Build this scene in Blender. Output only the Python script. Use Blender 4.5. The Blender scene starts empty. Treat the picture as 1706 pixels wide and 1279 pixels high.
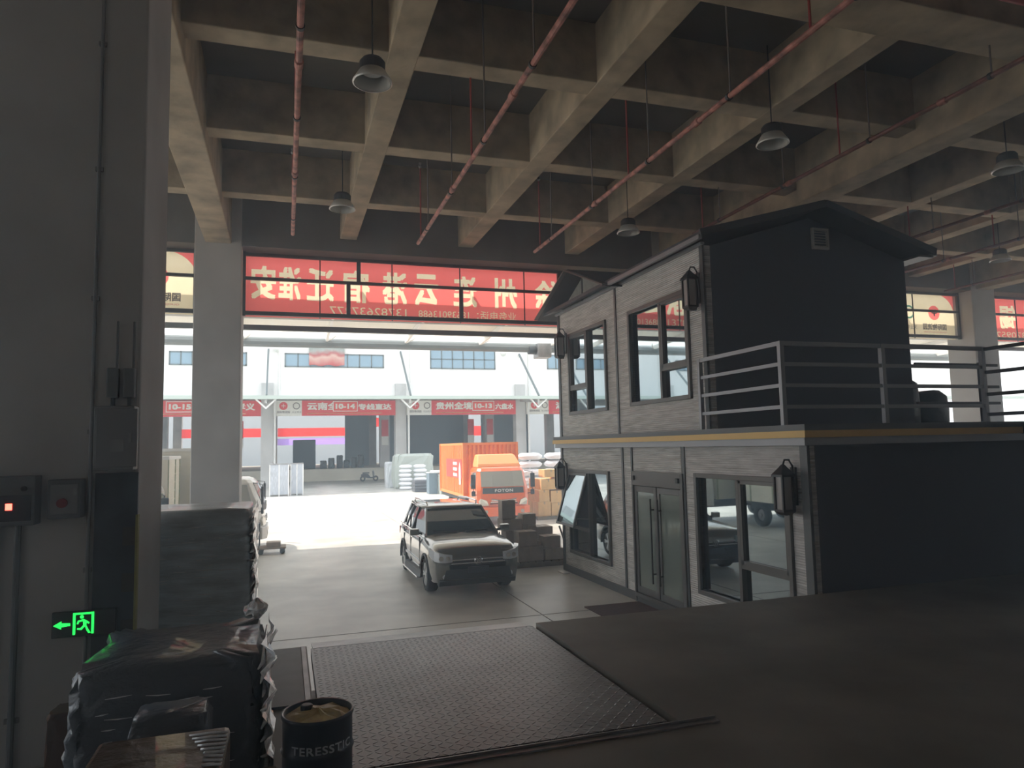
import bpy, bmesh, math, random
from mathutils import Vector, Matrix
random.seed(7)
S = bpy.context.scene
COL = S.collection
PI = math.pi

# ------------------------------------------------------------------ camera
CAM_H = 3.0
YAW, PITCH, ROLL, FPX = 0.310102571, 0.0872760502, -0.0216372716, 1184.0
fw = Vector((math.sin(YAW)*math.cos(PITCH), math.cos(YAW)*math.cos(PITCH), math.sin(PITCH)))
rt = Vector((math.cos(YAW), -math.sin(YAW), 0)); up = rt.cross(fw)
rt2 = math.cos(ROLL)*rt + math.sin(ROLL)*up
up2 = -math.sin(ROLL)*rt + math.cos(ROLL)*up
cd = bpy.data.cameras.new('camera'); cam = bpy.data.objects.new('camera', cd); COL.objects.link(cam)
cd.sensor_fit = 'HORIZONTAL'; cd.sensor_width = 36.0; cd.lens = FPX/1706*36.0
cd.clip_start = 0.05; cd.clip_end = 600
cam.matrix_world = Matrix(((rt2.x, up2.x, -fw.x, 0), (rt2.y, up2.y, -fw.y, 0), (rt2.z, up2.z, -fw.z, CAM_H), (0, 0, 0, 1)))
S.camera = cam

# ------------------------------------------------------------------ light
W = bpy.data.worlds.new('world'); S.world = W; W.use_nodes = True
bg = W.node_tree.nodes['Background']
bg.inputs['Color'].default_value = (0.82, 0.91, 1.0, 1); bg.inputs['Strength'].default_value = 1.4
sd = bpy.data.lights.new('sun', 'SUN'); sun = bpy.data.objects.new('sun', sd); COL.objects.link(sun)
sd.energy = 3.9; sd.color = (1.0, 0.95, 0.87); sd.angle = math.radians(0.6)
sun.rotation_euler = Vector((-0.50, 0.40, 0.85)).to_track_quat('Z', 'Y').to_euler()
S.view_settings.view_transform = 'Standard'; S.view_settings.look = 'None'
S.view_settings.exposure = 0.75; S.view_settings.gamma = 1.0; S.view_settings.use_curve_mapping = False
S.cycles.use_denoising = True
S.cycles.sample_clamp_indirect = 6.0
S.cycles.volume_bounces = 1
S.cycles.max_bounces = 10; S.cycles.diffuse_bounces = 6; S.cycles.glossy_bounces = 4

# ------------------------------------------------------------------ materials
def mat(name, col, rough=0.6, metal=0.0, vary=None, bump=None, spec=0.5, coat=0.0):
    """vary=(scale, amount, (sx,sy,sz)) mottles the colour; bump=(scale, strength, (sx,sy,sz))"""
    m = bpy.data.materials.new(name); m.use_nodes = True
    nt = m.node_tree; N = nt.nodes; L = nt.links; b = N['Principled BSDF']
    b.inputs['Base Color'].default_value = (*col, 1); b.inputs['Roughness'].default_value = rough
    b.inputs['Metallic'].default_value = metal; b.inputs['Specular IOR Level'].default_value = spec
    b.inputs['Coat Weight'].default_value = coat
    if vary or bump: tc = N.new('ShaderNodeTexCoord')
    def noise(scale, st, detail=5):
        mp = N.new('ShaderNodeMapping'); mp.inputs['Scale'].default_value = st
        L.new(tc.outputs['Object'], mp.inputs['Vector'])
        n = N.new('ShaderNodeTexNoise'); n.inputs['Scale'].default_value = scale; n.inputs['Detail'].default_value = detail
        L.new(mp.outputs['Vector'], n.inputs['Vector']); return n
    if vary:
        n = noise(vary[0], vary[2] if len(vary) > 2 else (1, 1, 1), 7)
        r = N.new('ShaderNodeValToRGB'); a = vary[1]
        r.color_ramp.elements[0].position = 0.3; r.color_ramp.elements[1].position = 0.72
        r.color_ramp.elements[0].color = (*[max(0, c*(1-a)) for c in col], 1)
        r.color_ramp.elements[1].color = (*[min(1, c*(1+a*0.6)) for c in col], 1)
        L.new(n.outputs['Fac'], r.inputs['Fac']); L.new(r.outputs['Color'], b.inputs['Base Color'])
    if bump:
        n = noise(bump[0], bump[2] if len(bump) > 2 else (1, 1, 1))
        bp = N.new('ShaderNodeBump'); bp.inputs['Strength'].default_value = bump[1]; bp.inputs['Distance'].default_value = 0.03
        L.new(n.outputs['Fac'], bp.inputs['Height']); L.new(bp.outputs['Normal'], b.inputs['Normal'])
    return m

def translucent(name, col, t=0.8):
    m = bpy.data.materials.new(name); m.use_nodes = True
    N = m.node_tree.nodes; L = m.node_tree.links; N.clear()
    o = N.new('ShaderNodeOutputMaterial'); mx = N.new('ShaderNodeMixShader'); mx.inputs['Fac'].default_value = t
    d = N.new('ShaderNodeBsdfDiffuse'); d.inputs['Color'].default_value = (*col, 1)
    tr = N.new('ShaderNodeBsdfTranslucent'); tr.inputs['Color'].default_value = (*col, 1)
    L.new(d.outputs[0], mx.inputs[1]); L.new(tr.outputs[0], mx.inputs[2]); L.new(mx.outputs[0], o.inputs['Surface'])
    return m

def emit(name, col, s):
    m = mat(name, col); b = m.node_tree.nodes['Principled BSDF']
    b.inputs['Emission Color'].default_value = (*col, 1); b.inputs['Emission Strength'].default_value = s
    return m

def wave_bump(m, axis, freq, strength, dist=0.02, profile='SIN'):
    N = m.node_tree.nodes; L = m.node_tree.links; b = N['Principled BSDF']
    tc = N.new('ShaderNodeTexCoord'); w = N.new('ShaderNodeTexWave'); w.bands_direction = axis; w.wave_profile = profile
    w.inputs['Scale'].default_value = freq; w.inputs['Distortion'].default_value = 1.2; w.inputs['Detail Scale'].default_value = 6
    L.new(tc.outputs['Object'], w.inputs['Vector'])
    bp = N.new('ShaderNodeBump'); bp.inputs['Strength'].default_value = strength; bp.inputs['Distance'].default_value = dist
    L.new(w.outputs['Fac'], bp.inputs['Height']); L.new(bp.outputs['Normal'], b.inputs['Normal'])
    return m

def tread_plate(name):
    """raised lozenges in alternating directions, worn to bare steel"""
    m = mat(name, (0.15, 0.155, 0.16), 0.36, 0.45, vary=(1.3, 0.5))
    N = m.node_tree.nodes; L = m.node_tree.links; b = N['Principled BSDF']
    tc = N.new('ShaderNodeTexCoord'); sp = N.new('ShaderNodeSeparateXYZ'); L.new(tc.outputs['Object'], sp.inputs[0])
    def M(op, a, c=None):
        n = N.new('ShaderNodeMath'); n.operation = op
        for i, v in enumerate((a, c)):
            if v is None: continue
            if isinstance(v, (int, float)): n.inputs[i].default_value = v
            else: L.new(v, n.inputs[i])
        return n.outputs[0]
    k = 17.0
    u, v = M('MULTIPLY', sp.outputs[0], k), M('MULTIPLY', sp.outputs[1], k)
    fu, fv = M('SUBTRACT', M('FRACT', u), 0.5), M('SUBTRACT', M('FRACT', v), 0.5)
    par = M('FLOORED_MODULO', M('ADD', M('FLOOR', u), M('FLOOR', v)), 2.0)
    sg = M('SUBTRACT', M('MULTIPLY', par, 2.0), 1.0)
    a = M('ADD', fu, M('MULTIPLY', fv, sg)); c = M('SUBTRACT', fu, M('MULTIPLY', fv, sg))
    d = M('ADD', M('POWER', M('ABSOLUTE', M('DIVIDE', a, 0.72)), 2.0), M('POWER', M('ABSOLUTE', M('DIVIDE', c, 0.2)), 2.0))
    h = M('MAXIMUM', M('SUBTRACT', 1.0, d), 0.0)
    bp = N.new('ShaderNodeBump'); bp.inputs['Strength'].default_value = 1.0; bp.inputs['Distance'].default_value = 0.035
    L.new(h, bp.inputs['Height']); L.new(bp.outputs['Normal'], b.inputs['Normal'])
    return m

M_ = {}
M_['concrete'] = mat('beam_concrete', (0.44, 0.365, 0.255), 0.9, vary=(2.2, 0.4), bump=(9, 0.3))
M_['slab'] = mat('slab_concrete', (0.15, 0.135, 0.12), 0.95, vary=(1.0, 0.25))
M_['column'] = mat('column_concrete', (0.56, 0.55, 0.54), 0.85, vary=(0.8, 0.18), bump=(5, 0.15))
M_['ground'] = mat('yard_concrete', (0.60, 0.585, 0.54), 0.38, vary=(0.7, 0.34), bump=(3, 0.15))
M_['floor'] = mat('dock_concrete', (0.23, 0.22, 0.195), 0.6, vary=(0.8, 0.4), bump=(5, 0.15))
M_['tread'] = tread_plate('tread_plate')
M_['steel'] = mat('steel', (0.34, 0.34, 0.35), 0.45, 0.7, vary=(4, 0.3))
M_['darksteel'] = mat('dark_steel', (0.035, 0.035, 0.04), 0.5, 0.3)
M_['black'] = mat('black_plastic', (0.012, 0.012, 0.014), 0.45)
M_['rubber'] = mat('rubber', (0.018, 0.018, 0.018), 0.85)
M_['pipe'] = mat('red_lead_pipe', (0.50, 0.21, 0.17), 0.6, vary=(7, 0.75, (1, 1, 1)))
M_['redpipe'] = mat('red_pipe', (0.36, 0.05, 0.045), 0.6)
M_['rod'] = mat('galvanised_rod', (0.22, 0.2, 0.19), 0.6, 0.4)
M_['lampmetal'] = mat('lamp_aluminium', (0.75, 0.75, 0.72), 0.4, 0.3)
M_['lampdark'] = mat('lamp_housing', (0.03, 0.03, 0.035), 0.5)
M_['white'] = mat('white_paint', (0.80, 0.80, 0.78), 0.5)
M_['offwhite'] = mat('off_white_sheet', (0.88, 0.865, 0.85), 0.6, vary=(0.5, 0.06, (4, 4, 0.3)))
M_['cream'] = mat('cream_panel', (0.78, 0.74, 0.62), 0.55, vary=(1.5, 0.1))
M_['banner'] = translucent('banner_red', (0.97, 0.20, 0.19), 0.9)
M_['bannercream'] = translucent('banner_cream', (0.96, 0.86, 0.62), 0.88)
M_['bannerdark'] = translucent('banner_grey_print', (0.12, 0.10, 0.09))
M_['bannergreen'] = translucent('banner_green_print', (0.10, 0.30, 0.22))
M_['lilac'] = translucent('banner_lilac', (0.72, 0.58, 0.95))
M_['signred'] = mat('sign_red', (0.72, 0.035, 0.04), 0.5)
M_['signwhite'] = mat('sign_white', (0.80, 0.79, 0.74), 0.5)
M_['signink'] = mat('sign_ink', (0.22, 0.2, 0.19), 0.5)
M_['glassdark'] = mat('window_glass_far', (0.25, 0.36, 0.44), 0.12, 0.3)
M_['green'] = mat('gutter_green', (0.50, 0.58, 0.53), 0.5)

# ------------------------------------------------------------------ mesh helpers
class MB:
    def __init__(s): s.v = []; s.f = []
    def add(s, vs, fs):
        o = len(s.v); s.v += [tuple(p) for p in vs]; s.f += [tuple(i+o for i in f) for f in fs]; return s
    def box(s, x0, y0, z0, x1, y1, z1):
        if x0 > x1: x0, x1 = x1, x0
        if y0 > y1: y0, y1 = y1, y0
        if z0 > z1: z0, z1 = z1, z0
        vs = [(x, y, z) for x in (x0, x1) for y in (y0, y1) for z in (z0, z1)]
        return s.add(vs, [(0, 1, 3, 2), (4, 6, 7, 5), (0, 4, 5, 1), (2, 3, 7, 6), (0, 2, 6, 4), (1, 5, 7, 3)])
    def bar(s, a, b, w, h=None, upv=(0, 0, 1)):
        h = h or w; a = Vector(a); b = Vector(b); d = (b-a).normalized(); u = Vector(upv)
        if abs(d.dot(u)) > 0.99: u = Vector((0, 1, 0))
        r = d.cross(u).normalized(); u = r.cross(d)
        vs = [p + r*(w/2*i) + u*(h/2*j) for p in (a, b) for i, j in ((-1, -1), (1, -1), (1, 1), (-1, 1))]
        return s.add(vs, [(3, 2, 1, 0), (4, 5, 6, 7)] + [(i, (i+1) % 4, (i+1) % 4+4, i+4) for i in range(4)])
    def tube(s, pts, r, n=8, caps=True):
        pts = [Vector(p) for p in pts]; rings = []
        rr = r if isinstance(r, (list, tuple)) else [r]*len(pts)
        for i, p in enumerate(pts):
            d = (pts[min(i+1, len(pts)-1)] - pts[max(i-1, 0)]).normalized()
            u = Vector((0, 0, 1)) if abs(d.z) < 0.9 else Vector((0, 1, 0))
            a = d.cross(u).normalized(); c = a.cross(d)
            rings.append([p + (a*math.cos(2*PI*k/n) + c*math.sin(2*PI*k/n))*rr[i] for k in range(n)])
        return s.loft(rings, caps)
    def loft(s, rings, caps=True, closed=True):
        n = len(rings[0]); vs = [p for r in rings for p in r]; fs = []
        for i in range(len(rings)-1):
            for k in range(n if closed else n-1):
                fs.append((i*n+k, i*n+(k+1) % n, (i+1)*n+(k+1) % n, (i+1)*n+k))
        if caps: fs += [tuple(range(n-1, -1, -1)), tuple((len(rings)-1)*n+k for k in range(n))]
        return s.add(vs, fs)
    def lathe(s, prof, c=(0, 0, 0), axis='z', n=24, caps=True):
        rings = []
        for r, h in prof:
            ring = []
            for k in range(n):
                a = 2*PI*k/n; x, y = r*math.cos(a), r*math.sin(a)
                p = (x, y, h) if axis == 'z' else ((h, x, y) if axis == 'x' else (y, h, x))
                ring.append((c[0]+p[0], c[1]+p[1], c[2]+p[2]))
            rings.append(ring)
        return s.loft(rings, caps)
    def prism(s, poly, axis, a, b):
        """poly of 2D points extruded along axis from a to b; x: (y,z), y: (x,z), z: (x,y)"""
        def P(p, t): return (t, p[0], p[1]) if axis == 'x' else ((p[0], t, p[1]) if axis == 'y' else (p[0], p[1], t))
        n = len(poly); vs = [P(p, a) for p in poly] + [P(p, b) for p in poly]
        return s.add(vs, [tuple(range(n-1, -1, -1)), tuple(range(n, 2*n))] + [(i, (i+1) % n, (i+1) % n+n, i+n) for i in range(n)])
    def mesh(s, name, off=(0, 0, 0)):
        me = bpy.data.meshes.new(name)
        me.from_pydata([(p[0]-off[0], p[1]-off[1], p[2]-off[2]) for p in s.v], [], s.f); me.update()
        b = bmesh.new(); b.from_mesh(me); bmesh.ops.recalc_face_normals(b, faces=b.faces); b.to_mesh(me); b.free()
        return me
    def build(s, name, m, parent=None, world=True, smooth=False, bevel=0, sub=0):
        off = wpos(parent) if (parent and world) else (0, 0, 0)
        me = s.mesh(name, off)
        return link(name, me, m, parent, smooth, bevel, sub)

def wpos(o):
    p = Vector((0, 0, 0))
    while o is not None: p += o.location; o = o.parent
    return p
def link(name, me, m, parent=None, smooth=False, bevel=0, sub=0):
    if isinstance(m, str): m = M_[m]
    if not me.materials: me.materials.append(m)
    else: me.materials[0] = m
    o = bpy.data.objects.new(name, me); COL.objects.link(o)
    if parent: o.parent = parent
    if smooth:
        for p in me.polygons: p.use_smooth = True
    if sub:
        md = o.modifiers.new('sub', 'SUBSURF'); md.levels = sub; md.render_levels = sub
    if bevel:
        md = o.modifiers.new('bev', 'BEVEL'); md.width = bevel; md.segments = 2; md.limit_method = 'ANGLE'
    return o
def tag(o, label, cat, group=None, kind=None):
    o['label'] = label; o['category'] = cat
    if group: o['group'] = group
    if kind: o['kind'] = kind
    return o
def thing(name, label, cat, loc=(0, 0, 0), rotz=0, group=None):
    o = bpy.data.objects.new(name, None); o.empty_display_size = 0.2; COL.objects.link(o)
    o.location = loc; o.rotation_euler = (0, 0, rotz)
    return tag(o, label, cat, group)
def struct(o, label, cat): return tag(o, label, cat, None, 'structure')
def dup(root, loc, rotz=None, label=None, group=None):
    def cp(o, par):
        c = o.copy(); COL.objects.link(c)
        if par is not None: c.parent = par
        for ch in o.children: cp(ch, c)
        return c
    r = cp(root, None); r.location = loc
    if rotz is not None: r.rotation_euler = (0, 0, rotz)
    if label: r['label'] = label
    if group: r['group'] = group
    return r
def boxo(name, m, parent, *b, bevel=0): return MB().box(*b).build(name, m, parent, bevel=bevel)

def text_data(body, bold=0.0, spacing=1.0):
    cu = bpy.data.curves.new('lettering', 'FONT'); cu.body = body; cu.size = 1.0; cu.offset = bold
    cu.space_character = spacing; cu.fill_mode = 'BOTH'; cu.resolution_u = 3
    o = bpy.data.objects.new('lettering', cu); COL.objects.link(o)
    bpy.context.view_layer.update()
    return o
def drop_text(o):
    cu = o.data; bpy.data.objects.remove(o); bpy.data.curves.remove(cu)
def text_mesh(body, w, h, bold=0.0, spacing=1.0):
    """flat mesh of the lettering scaled to w x h, lower-left corner at 0"""
    o = text_data(body, 0.0, spacing); dg = bpy.context.evaluated_depsgraph_get()
    me = bpy.data.meshes.new_from_object(o.evaluated_get(dg)); drop_text(o)
    if bold:                                           # heavier strokes: the outline repeated a little to every side
        import numpy as np
        from mathutils.geometry import delaunay_2d_cdt
        bm = bmesh.new(); bm.from_mesh(me); bmesh.ops.remove_doubles(bm, verts=bm.verts, dist=1e-5); bm.verts.index_update()
        P = np.array([v.co.xy[:] for v in bm.verts])
        ed = [(e.verts[0].index, e.verts[1].index) for e in bm.edges if len(e.link_faces) == 1]
        bmesh.ops.triangulate(bm, faces=bm.faces); T = np.array([[P[v.index] for v in f.verts] for f in bm.faces]); bm.free()
        sh = [(0, 0), (bold, bold), (-bold, bold), (bold, -bold), (-bold, -bold)]
        V = []; ee = []
        for dx, dy in sh:
            n = len(V); V += [Vector((x+dx, y+dy)) for x, y in P]; ee += [(i+n, j+n) for i, j in ed]
        ov, _, of, _, _, _ = delaunay_2d_cdt(V, ee, [], 0, 1e-5)
        A, B, C_ = T[:, 0], T[:, 1], T[:, 2]; keep = []
        for f in of:
            c = np.mean([ov[i][:] for i in f], axis=0)
            for dx, dy in sh:
                p = c-(dx, dy)
                d1 = (p[0]-B[:, 0])*(A[:, 1]-B[:, 1])-(A[:, 0]-B[:, 0])*(p[1]-B[:, 1])
                d2 = (p[0]-C_[:, 0])*(B[:, 1]-C_[:, 1])-(B[:, 0]-C_[:, 0])*(p[1]-C_[:, 1])
                d3 = (p[0]-A[:, 0])*(C_[:, 1]-A[:, 1])-(C_[:, 0]-A[:, 0])*(p[1]-A[:, 1])
                if np.any(((d1 >= 0) & (d2 >= 0) & (d3 >= 0)) | ((d1 <= 0) & (d2 <= 0) & (d3 <= 0))): keep.append(tuple(f)); break
        me = bpy.data.meshes.new('lettering'); me.from_pydata([(v.x, v.y, 0) for v in ov], [], keep); me.update()
        bm = bmesh.new(); bm.from_mesh(me); bmesh.ops.delete(bm, geom=[v for v in bm.verts if not v.link_faces], context='VERTS'); bm.to_mesh(me); bm.free()
    xs = [v.co.x for v in me.vertices]; ys = [v.co.y for v in me.vertices]
    x0, x1, y0, y1 = min(xs), max(xs), min(ys), max(ys)
    for v in me.vertices: v.co = ((v.co.x-x0)/(x1-x0)*w, (v.co.y-y0)/(y1-y0)*h, 0)
    return me
def place(me, face, x, y, z, off=(0, 0, 0)):
    """stand a flat mesh up: face '-y' reads from -y with its left at x; '+y' reads from +y with its left at the larger x"""
    for v in me.vertices:
        a, b = v.co.x, v.co.y
        p = {'-y': (x+a, y, z+b), '+y': (x-a, y, z+b), '-x': (x, y-a, z+b), '+x': (x, y+a, z+b)}[face]
        v.co = (p[0]-off[0], p[1]-off[1], p[2]-off[2])
    me.update(); return me
def lettering(body, m, parent, face, x, y, z, w, h, bold=0.0, spacing=1.0, name='lettering'):
    return link(name, place(text_mesh(body, w, h, bold, spacing), face, x, y, z, wpos(parent)), m, parent)
def cutout(rect_w, rect_h, items):
    """a sheet rect_w x rect_h with holes where the lettering sits; items: (body, x, y, w, h, bold).
    gives (sheet mesh, [letter meshes])"""
    import numpy as np
    from mathutils.geometry import delaunay_2d_cdt
    letters = []; vs = [Vector(p) for p in ((0, 0), (rect_w, 0), (rect_w, rect_h), (0, rect_h))]; ee = [(0, 1), (1, 2), (2, 3), (3, 0)]; T = []
    for it in items:
        if isinstance(it, tuple):
            body, x, y, w, h, bold = it; me = text_mesh(body, w, h, bold)
            for v in me.vertices: v.co = (v.co.x+x, v.co.y+y, 0)
        else: me = it
        letters.append(me)
        bm = bmesh.new(); bm.from_mesh(me); bmesh.ops.remove_doubles(bm, verts=bm.verts, dist=1e-6); bm.verts.index_update(); o = len(vs)
        vs += [v.co.xy for v in bm.verts]; ee += [(e.verts[0].index+o, e.verts[1].index+o) for e in bm.edges if len(e.link_faces) == 1]
        bmesh.ops.triangulate(bm, faces=bm.faces); T += [[v.co.xy[:] for v in f.verts] for f in bm.faces]; bm.free()
    if not T: return flat([[(0, 0), (rect_w, 0), (rect_w, rect_h), (0, rect_h)]]), []
    ov, _, of, _, _, _ = delaunay_2d_cdt(vs, ee, [], 0, 1e-6)
    T = np.array(T); A, B, C_ = T[:, 0], T[:, 1], T[:, 2]; keep = []
    for f in of:
        p = np.mean([ov[i][:] for i in f], axis=0)
        d1 = (p[0]-B[:, 0])*(A[:, 1]-B[:, 1])-(A[:, 0]-B[:, 0])*(p[1]-B[:, 1])
        d2 = (p[0]-C_[:, 0])*(B[:, 1]-C_[:, 1])-(B[:, 0]-C_[:, 0])*(p[1]-C_[:, 1])
        d3 = (p[0]-A[:, 0])*(C_[:, 1]-A[:, 1])-(C_[:, 0]-A[:, 0])*(p[1]-A[:, 1])
        if not np.any(((d1 >= 0) & (d2 >= 0) & (d3 >= 0)) | ((d1 <= 0) & (d2 <= 0) & (d3 <= 0))): keep.append(tuple(f))
    me = bpy.data.meshes.new('sheet'); me.from_pydata([(p.x, p.y, 0) for p in ov], [], keep); me.update()
    return me, letters
def flat(polys):
    me = bpy.data.meshes.new('flat'); vs = []; fs = []
    for p in polys:
        fs.append(tuple(range(len(vs), len(vs)+len(p)))); vs += [(a, b, 0) for a, b in p]
    me.from_pydata(vs, [], fs); me.update(); return me
def disc(cx, cy, r, n=28): return [(cx+r*math.cos(2*PI*k/n), cy+r*math.sin(2*PI*k/n)) for k in range(n)]

# ================================================================== THE HALL
ZD = 1.04                 # height of the loading dock above the yard
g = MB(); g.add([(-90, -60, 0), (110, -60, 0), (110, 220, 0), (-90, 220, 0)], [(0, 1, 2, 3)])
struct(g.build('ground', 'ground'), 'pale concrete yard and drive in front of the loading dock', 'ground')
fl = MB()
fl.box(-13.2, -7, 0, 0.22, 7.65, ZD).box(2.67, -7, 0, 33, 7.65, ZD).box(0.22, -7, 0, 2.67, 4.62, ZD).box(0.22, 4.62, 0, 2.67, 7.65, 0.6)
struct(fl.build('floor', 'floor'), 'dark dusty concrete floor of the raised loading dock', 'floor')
# dock leveller: a tread plate deck set in a pit, with a hinged lip and an angle-iron kerb
t = thing('dock_plate', 'worn diamond tread steel deck plate set into the dock floor', 'dock plate', (1.45, 6.1, 0.6))
MB().box(0.26, 4.70, 0.94, 2.615, 7.62, 1.02).build('deck', 'tread', t)
l = MB(); l.add([(0.28, 7.63, 1.02), (2.60, 7.63, 1.02), (2.60, 7.97, 0.985), (0.28, 7.97, 0.985), (0.28, 7.63, 0.98), (2.60, 7.63, 0.98), (2.60, 7.97, 0.955), (0.28, 7.97, 0.955)],
      [(0, 1, 2, 3), (7, 6, 5, 4), (0, 4, 5, 1), (1, 5, 6, 2), (2, 6, 7, 3), (3, 7, 4, 0)])
l.build('lip', mat('lip_steel', (0.33, 0.34, 0.34), 0.4, 0.5, vary=(3, 0.35)), t)
MB().tube([(0.30, 7.625, 0.99), (2.58, 7.625, 0.99)], 0.03, 8).build('hinge', 'darksteel', t)
for x in (0.5, 1.45, 2.4): MB().bar((x, 4.75, 0.75), (x, 7.55, 0.75), 0.12, 0.3).build('girder', 'darksteel', t)
k = thing('kerb_angle', 'thin pale steel angle strip along the near edge of the deck plate', 'edge strip', (1.5, 4.55, ZD))
MB().box(0.1, 4.50, ZD, 2.92, 4.56, ZD+0.012).box(0.1, 4.556, ZD, 2.92, 4.568, ZD+0.028).build('strip', 'steel', k)
c = thing('cover_plate', 'small dark steel cover plate with a pale edge beside the tread plate', 'cover plate', (0.05, 6.7, ZD))
MB().box(-0.16, 5.9, ZD, 0.16, 7.55, ZD+0.02).build('plate', mat('old_steel', (0.05, 0.05, 0.055), 0.5, 0.4, vary=(5, 0.4)), c)
MB().box(0.165, 5.9, ZD, 0.205, 7.55, ZD+0.03).build('edge_bar', 'steel', c)

j = MB().box(4.38, 7.66, 0, 4.40, 48, .003).box(-20, 12.2, 0, 30, 12.22, .003).box(-1.2, 7.66, 0, -1.18, 48, .003)
struct(j.build('trim_1', mat('joint_filler', (.20, .19, .175), .8)), 'dark expansion joints in the yard concrete', 'joint')
# dusty air hanging under the roof and the canopy
hz = bpy.data.materials.new('dusty_air'); hz.use_nodes = True; hn = hz.node_tree.nodes; hn.clear()
ho = hn.new('ShaderNodeOutputMaterial'); hv = hn.new('ShaderNodeVolumeScatter')
hv.inputs['Color'].default_value = (0.62, 0.82, 1.0, 1); hv.inputs['Density'].default_value = 0.0135; hv.inputs['Anisotropy'].default_value = 0.55
hz.node_tree.links.new(hv.outputs[0], ho.inputs['Volume'])
hb = MB().box(-13.1, -6.9, -.2, 32.8, 25.8, 8.74).build('dust_haze', hz)
tag(hb, 'thin bluish dusty haze hanging in the air of the hall', 'haze', None, 'structure')
# columns
COLW = 0.49
def column(x, y, z0, label):
    b = MB().box(x-COLW, y-COLW, z0, x+COLW, y+COLW, 8.75).build('column', 'column', bevel=0.02)
    return struct(b, label, 'column')
column(-1.43, 5.86, ZD, 'massive concrete column on the dock, with the exit sign and switch boxes')
column(-1.43, 17.14, 0, 'concrete column between the long red banner and the cream logo panel')
column(9.85, 17.14, 0, 'concrete column behind the dark two-storey cabin')
column(21.13, 17.14, 0, 'pale concrete column beyond the dark gable between two banners')
column(-12.71, 17.14, 0, 'concrete column at the far end of the front')
column(-12.71, 5.86, ZD, 'concrete column away from the drive on the dock')
column(32.41, 17.14, 0, 'concrete column at the far right end of the front')
# beams
def beam(label, *b): return struct(MB().box(*b).build('ceiling_beam', 'concrete', bevel=0.015), label, 'beam')
XM = [-12.71, -1.43, 9.85, 21.13, 32.41]; ZT = 8.76
for i, x in enumerate(XM):
    beam('deep main concrete beam running from the dock to the front, column line %s' % ('far left', 'of the exit sign', 'over the cabin', 'beyond the cabin', 'far right')[i], x-0.27, -7, 7.63, x+0.27, 16.65, ZT)
for i in range(len(XM)-1):
    for k in (1, 2, 3):
        x = XM[i]+2.82*k; beam('secondary concrete ceiling beam running towards the front', x-0.19, -7, 7.9, x+0.19, 16.65, ZT)
for y, w, z, n in ((-5.4, .3, 7.63, 'main'), (-2.6, .18, 7.9, 'secondary'), (.22, .18, 7.9, 'secondary'), (3.04, .18, 7.9, 'secondary'), (5.86, .3, 7.63, 'main'), (8.64, .18, 7.9, 'secondary'), (11.43, .18, 7.9, 'secondary'), (14.22, .17, 7.9, 'secondary')):
    beam('%s concrete cross beam of the ceiling grid' % n, -13.0, y-w, z+0.004, 32.7, y+w, ZT)
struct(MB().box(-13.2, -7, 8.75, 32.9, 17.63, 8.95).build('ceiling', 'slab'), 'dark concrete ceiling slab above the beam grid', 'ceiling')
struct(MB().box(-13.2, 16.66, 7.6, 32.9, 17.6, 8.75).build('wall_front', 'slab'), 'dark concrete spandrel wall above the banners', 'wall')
# parapet of the building above
struct(MB().box(-13.2, -7, 8.95, 32.9, 17.6, 9.8).build('roof', 'slab'), 'roof build-up above the hall', 'roof')

struct(MB().box(32.9, -1.5, ZD, 33.2, 7.65, 8.75).build('added_wall_right', 'column'), 'unseen plain concrete wall added at the other side of the dock to block daylight', 'wall')  # added out of view to cut the light in the haze here
struct(MB().box(-13.5, -5.8, ZD, -13.2, 3.4, 8.75).build('added_wall_left', 'column'), 'unseen plain concrete wall added at the far side of the dock to shade the column', 'wall')  # added out of view, length tuned to keep the column front dark
struct(MB().box(-13.2, -7.3, ZD, 32.9, -7, 8.75).build('added_wall_back', 'column'), 'unseen plain concrete wall added at the back of the dock to darken the hall', 'wall')  # added out of view so faces turned from the yard stay dark

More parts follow.
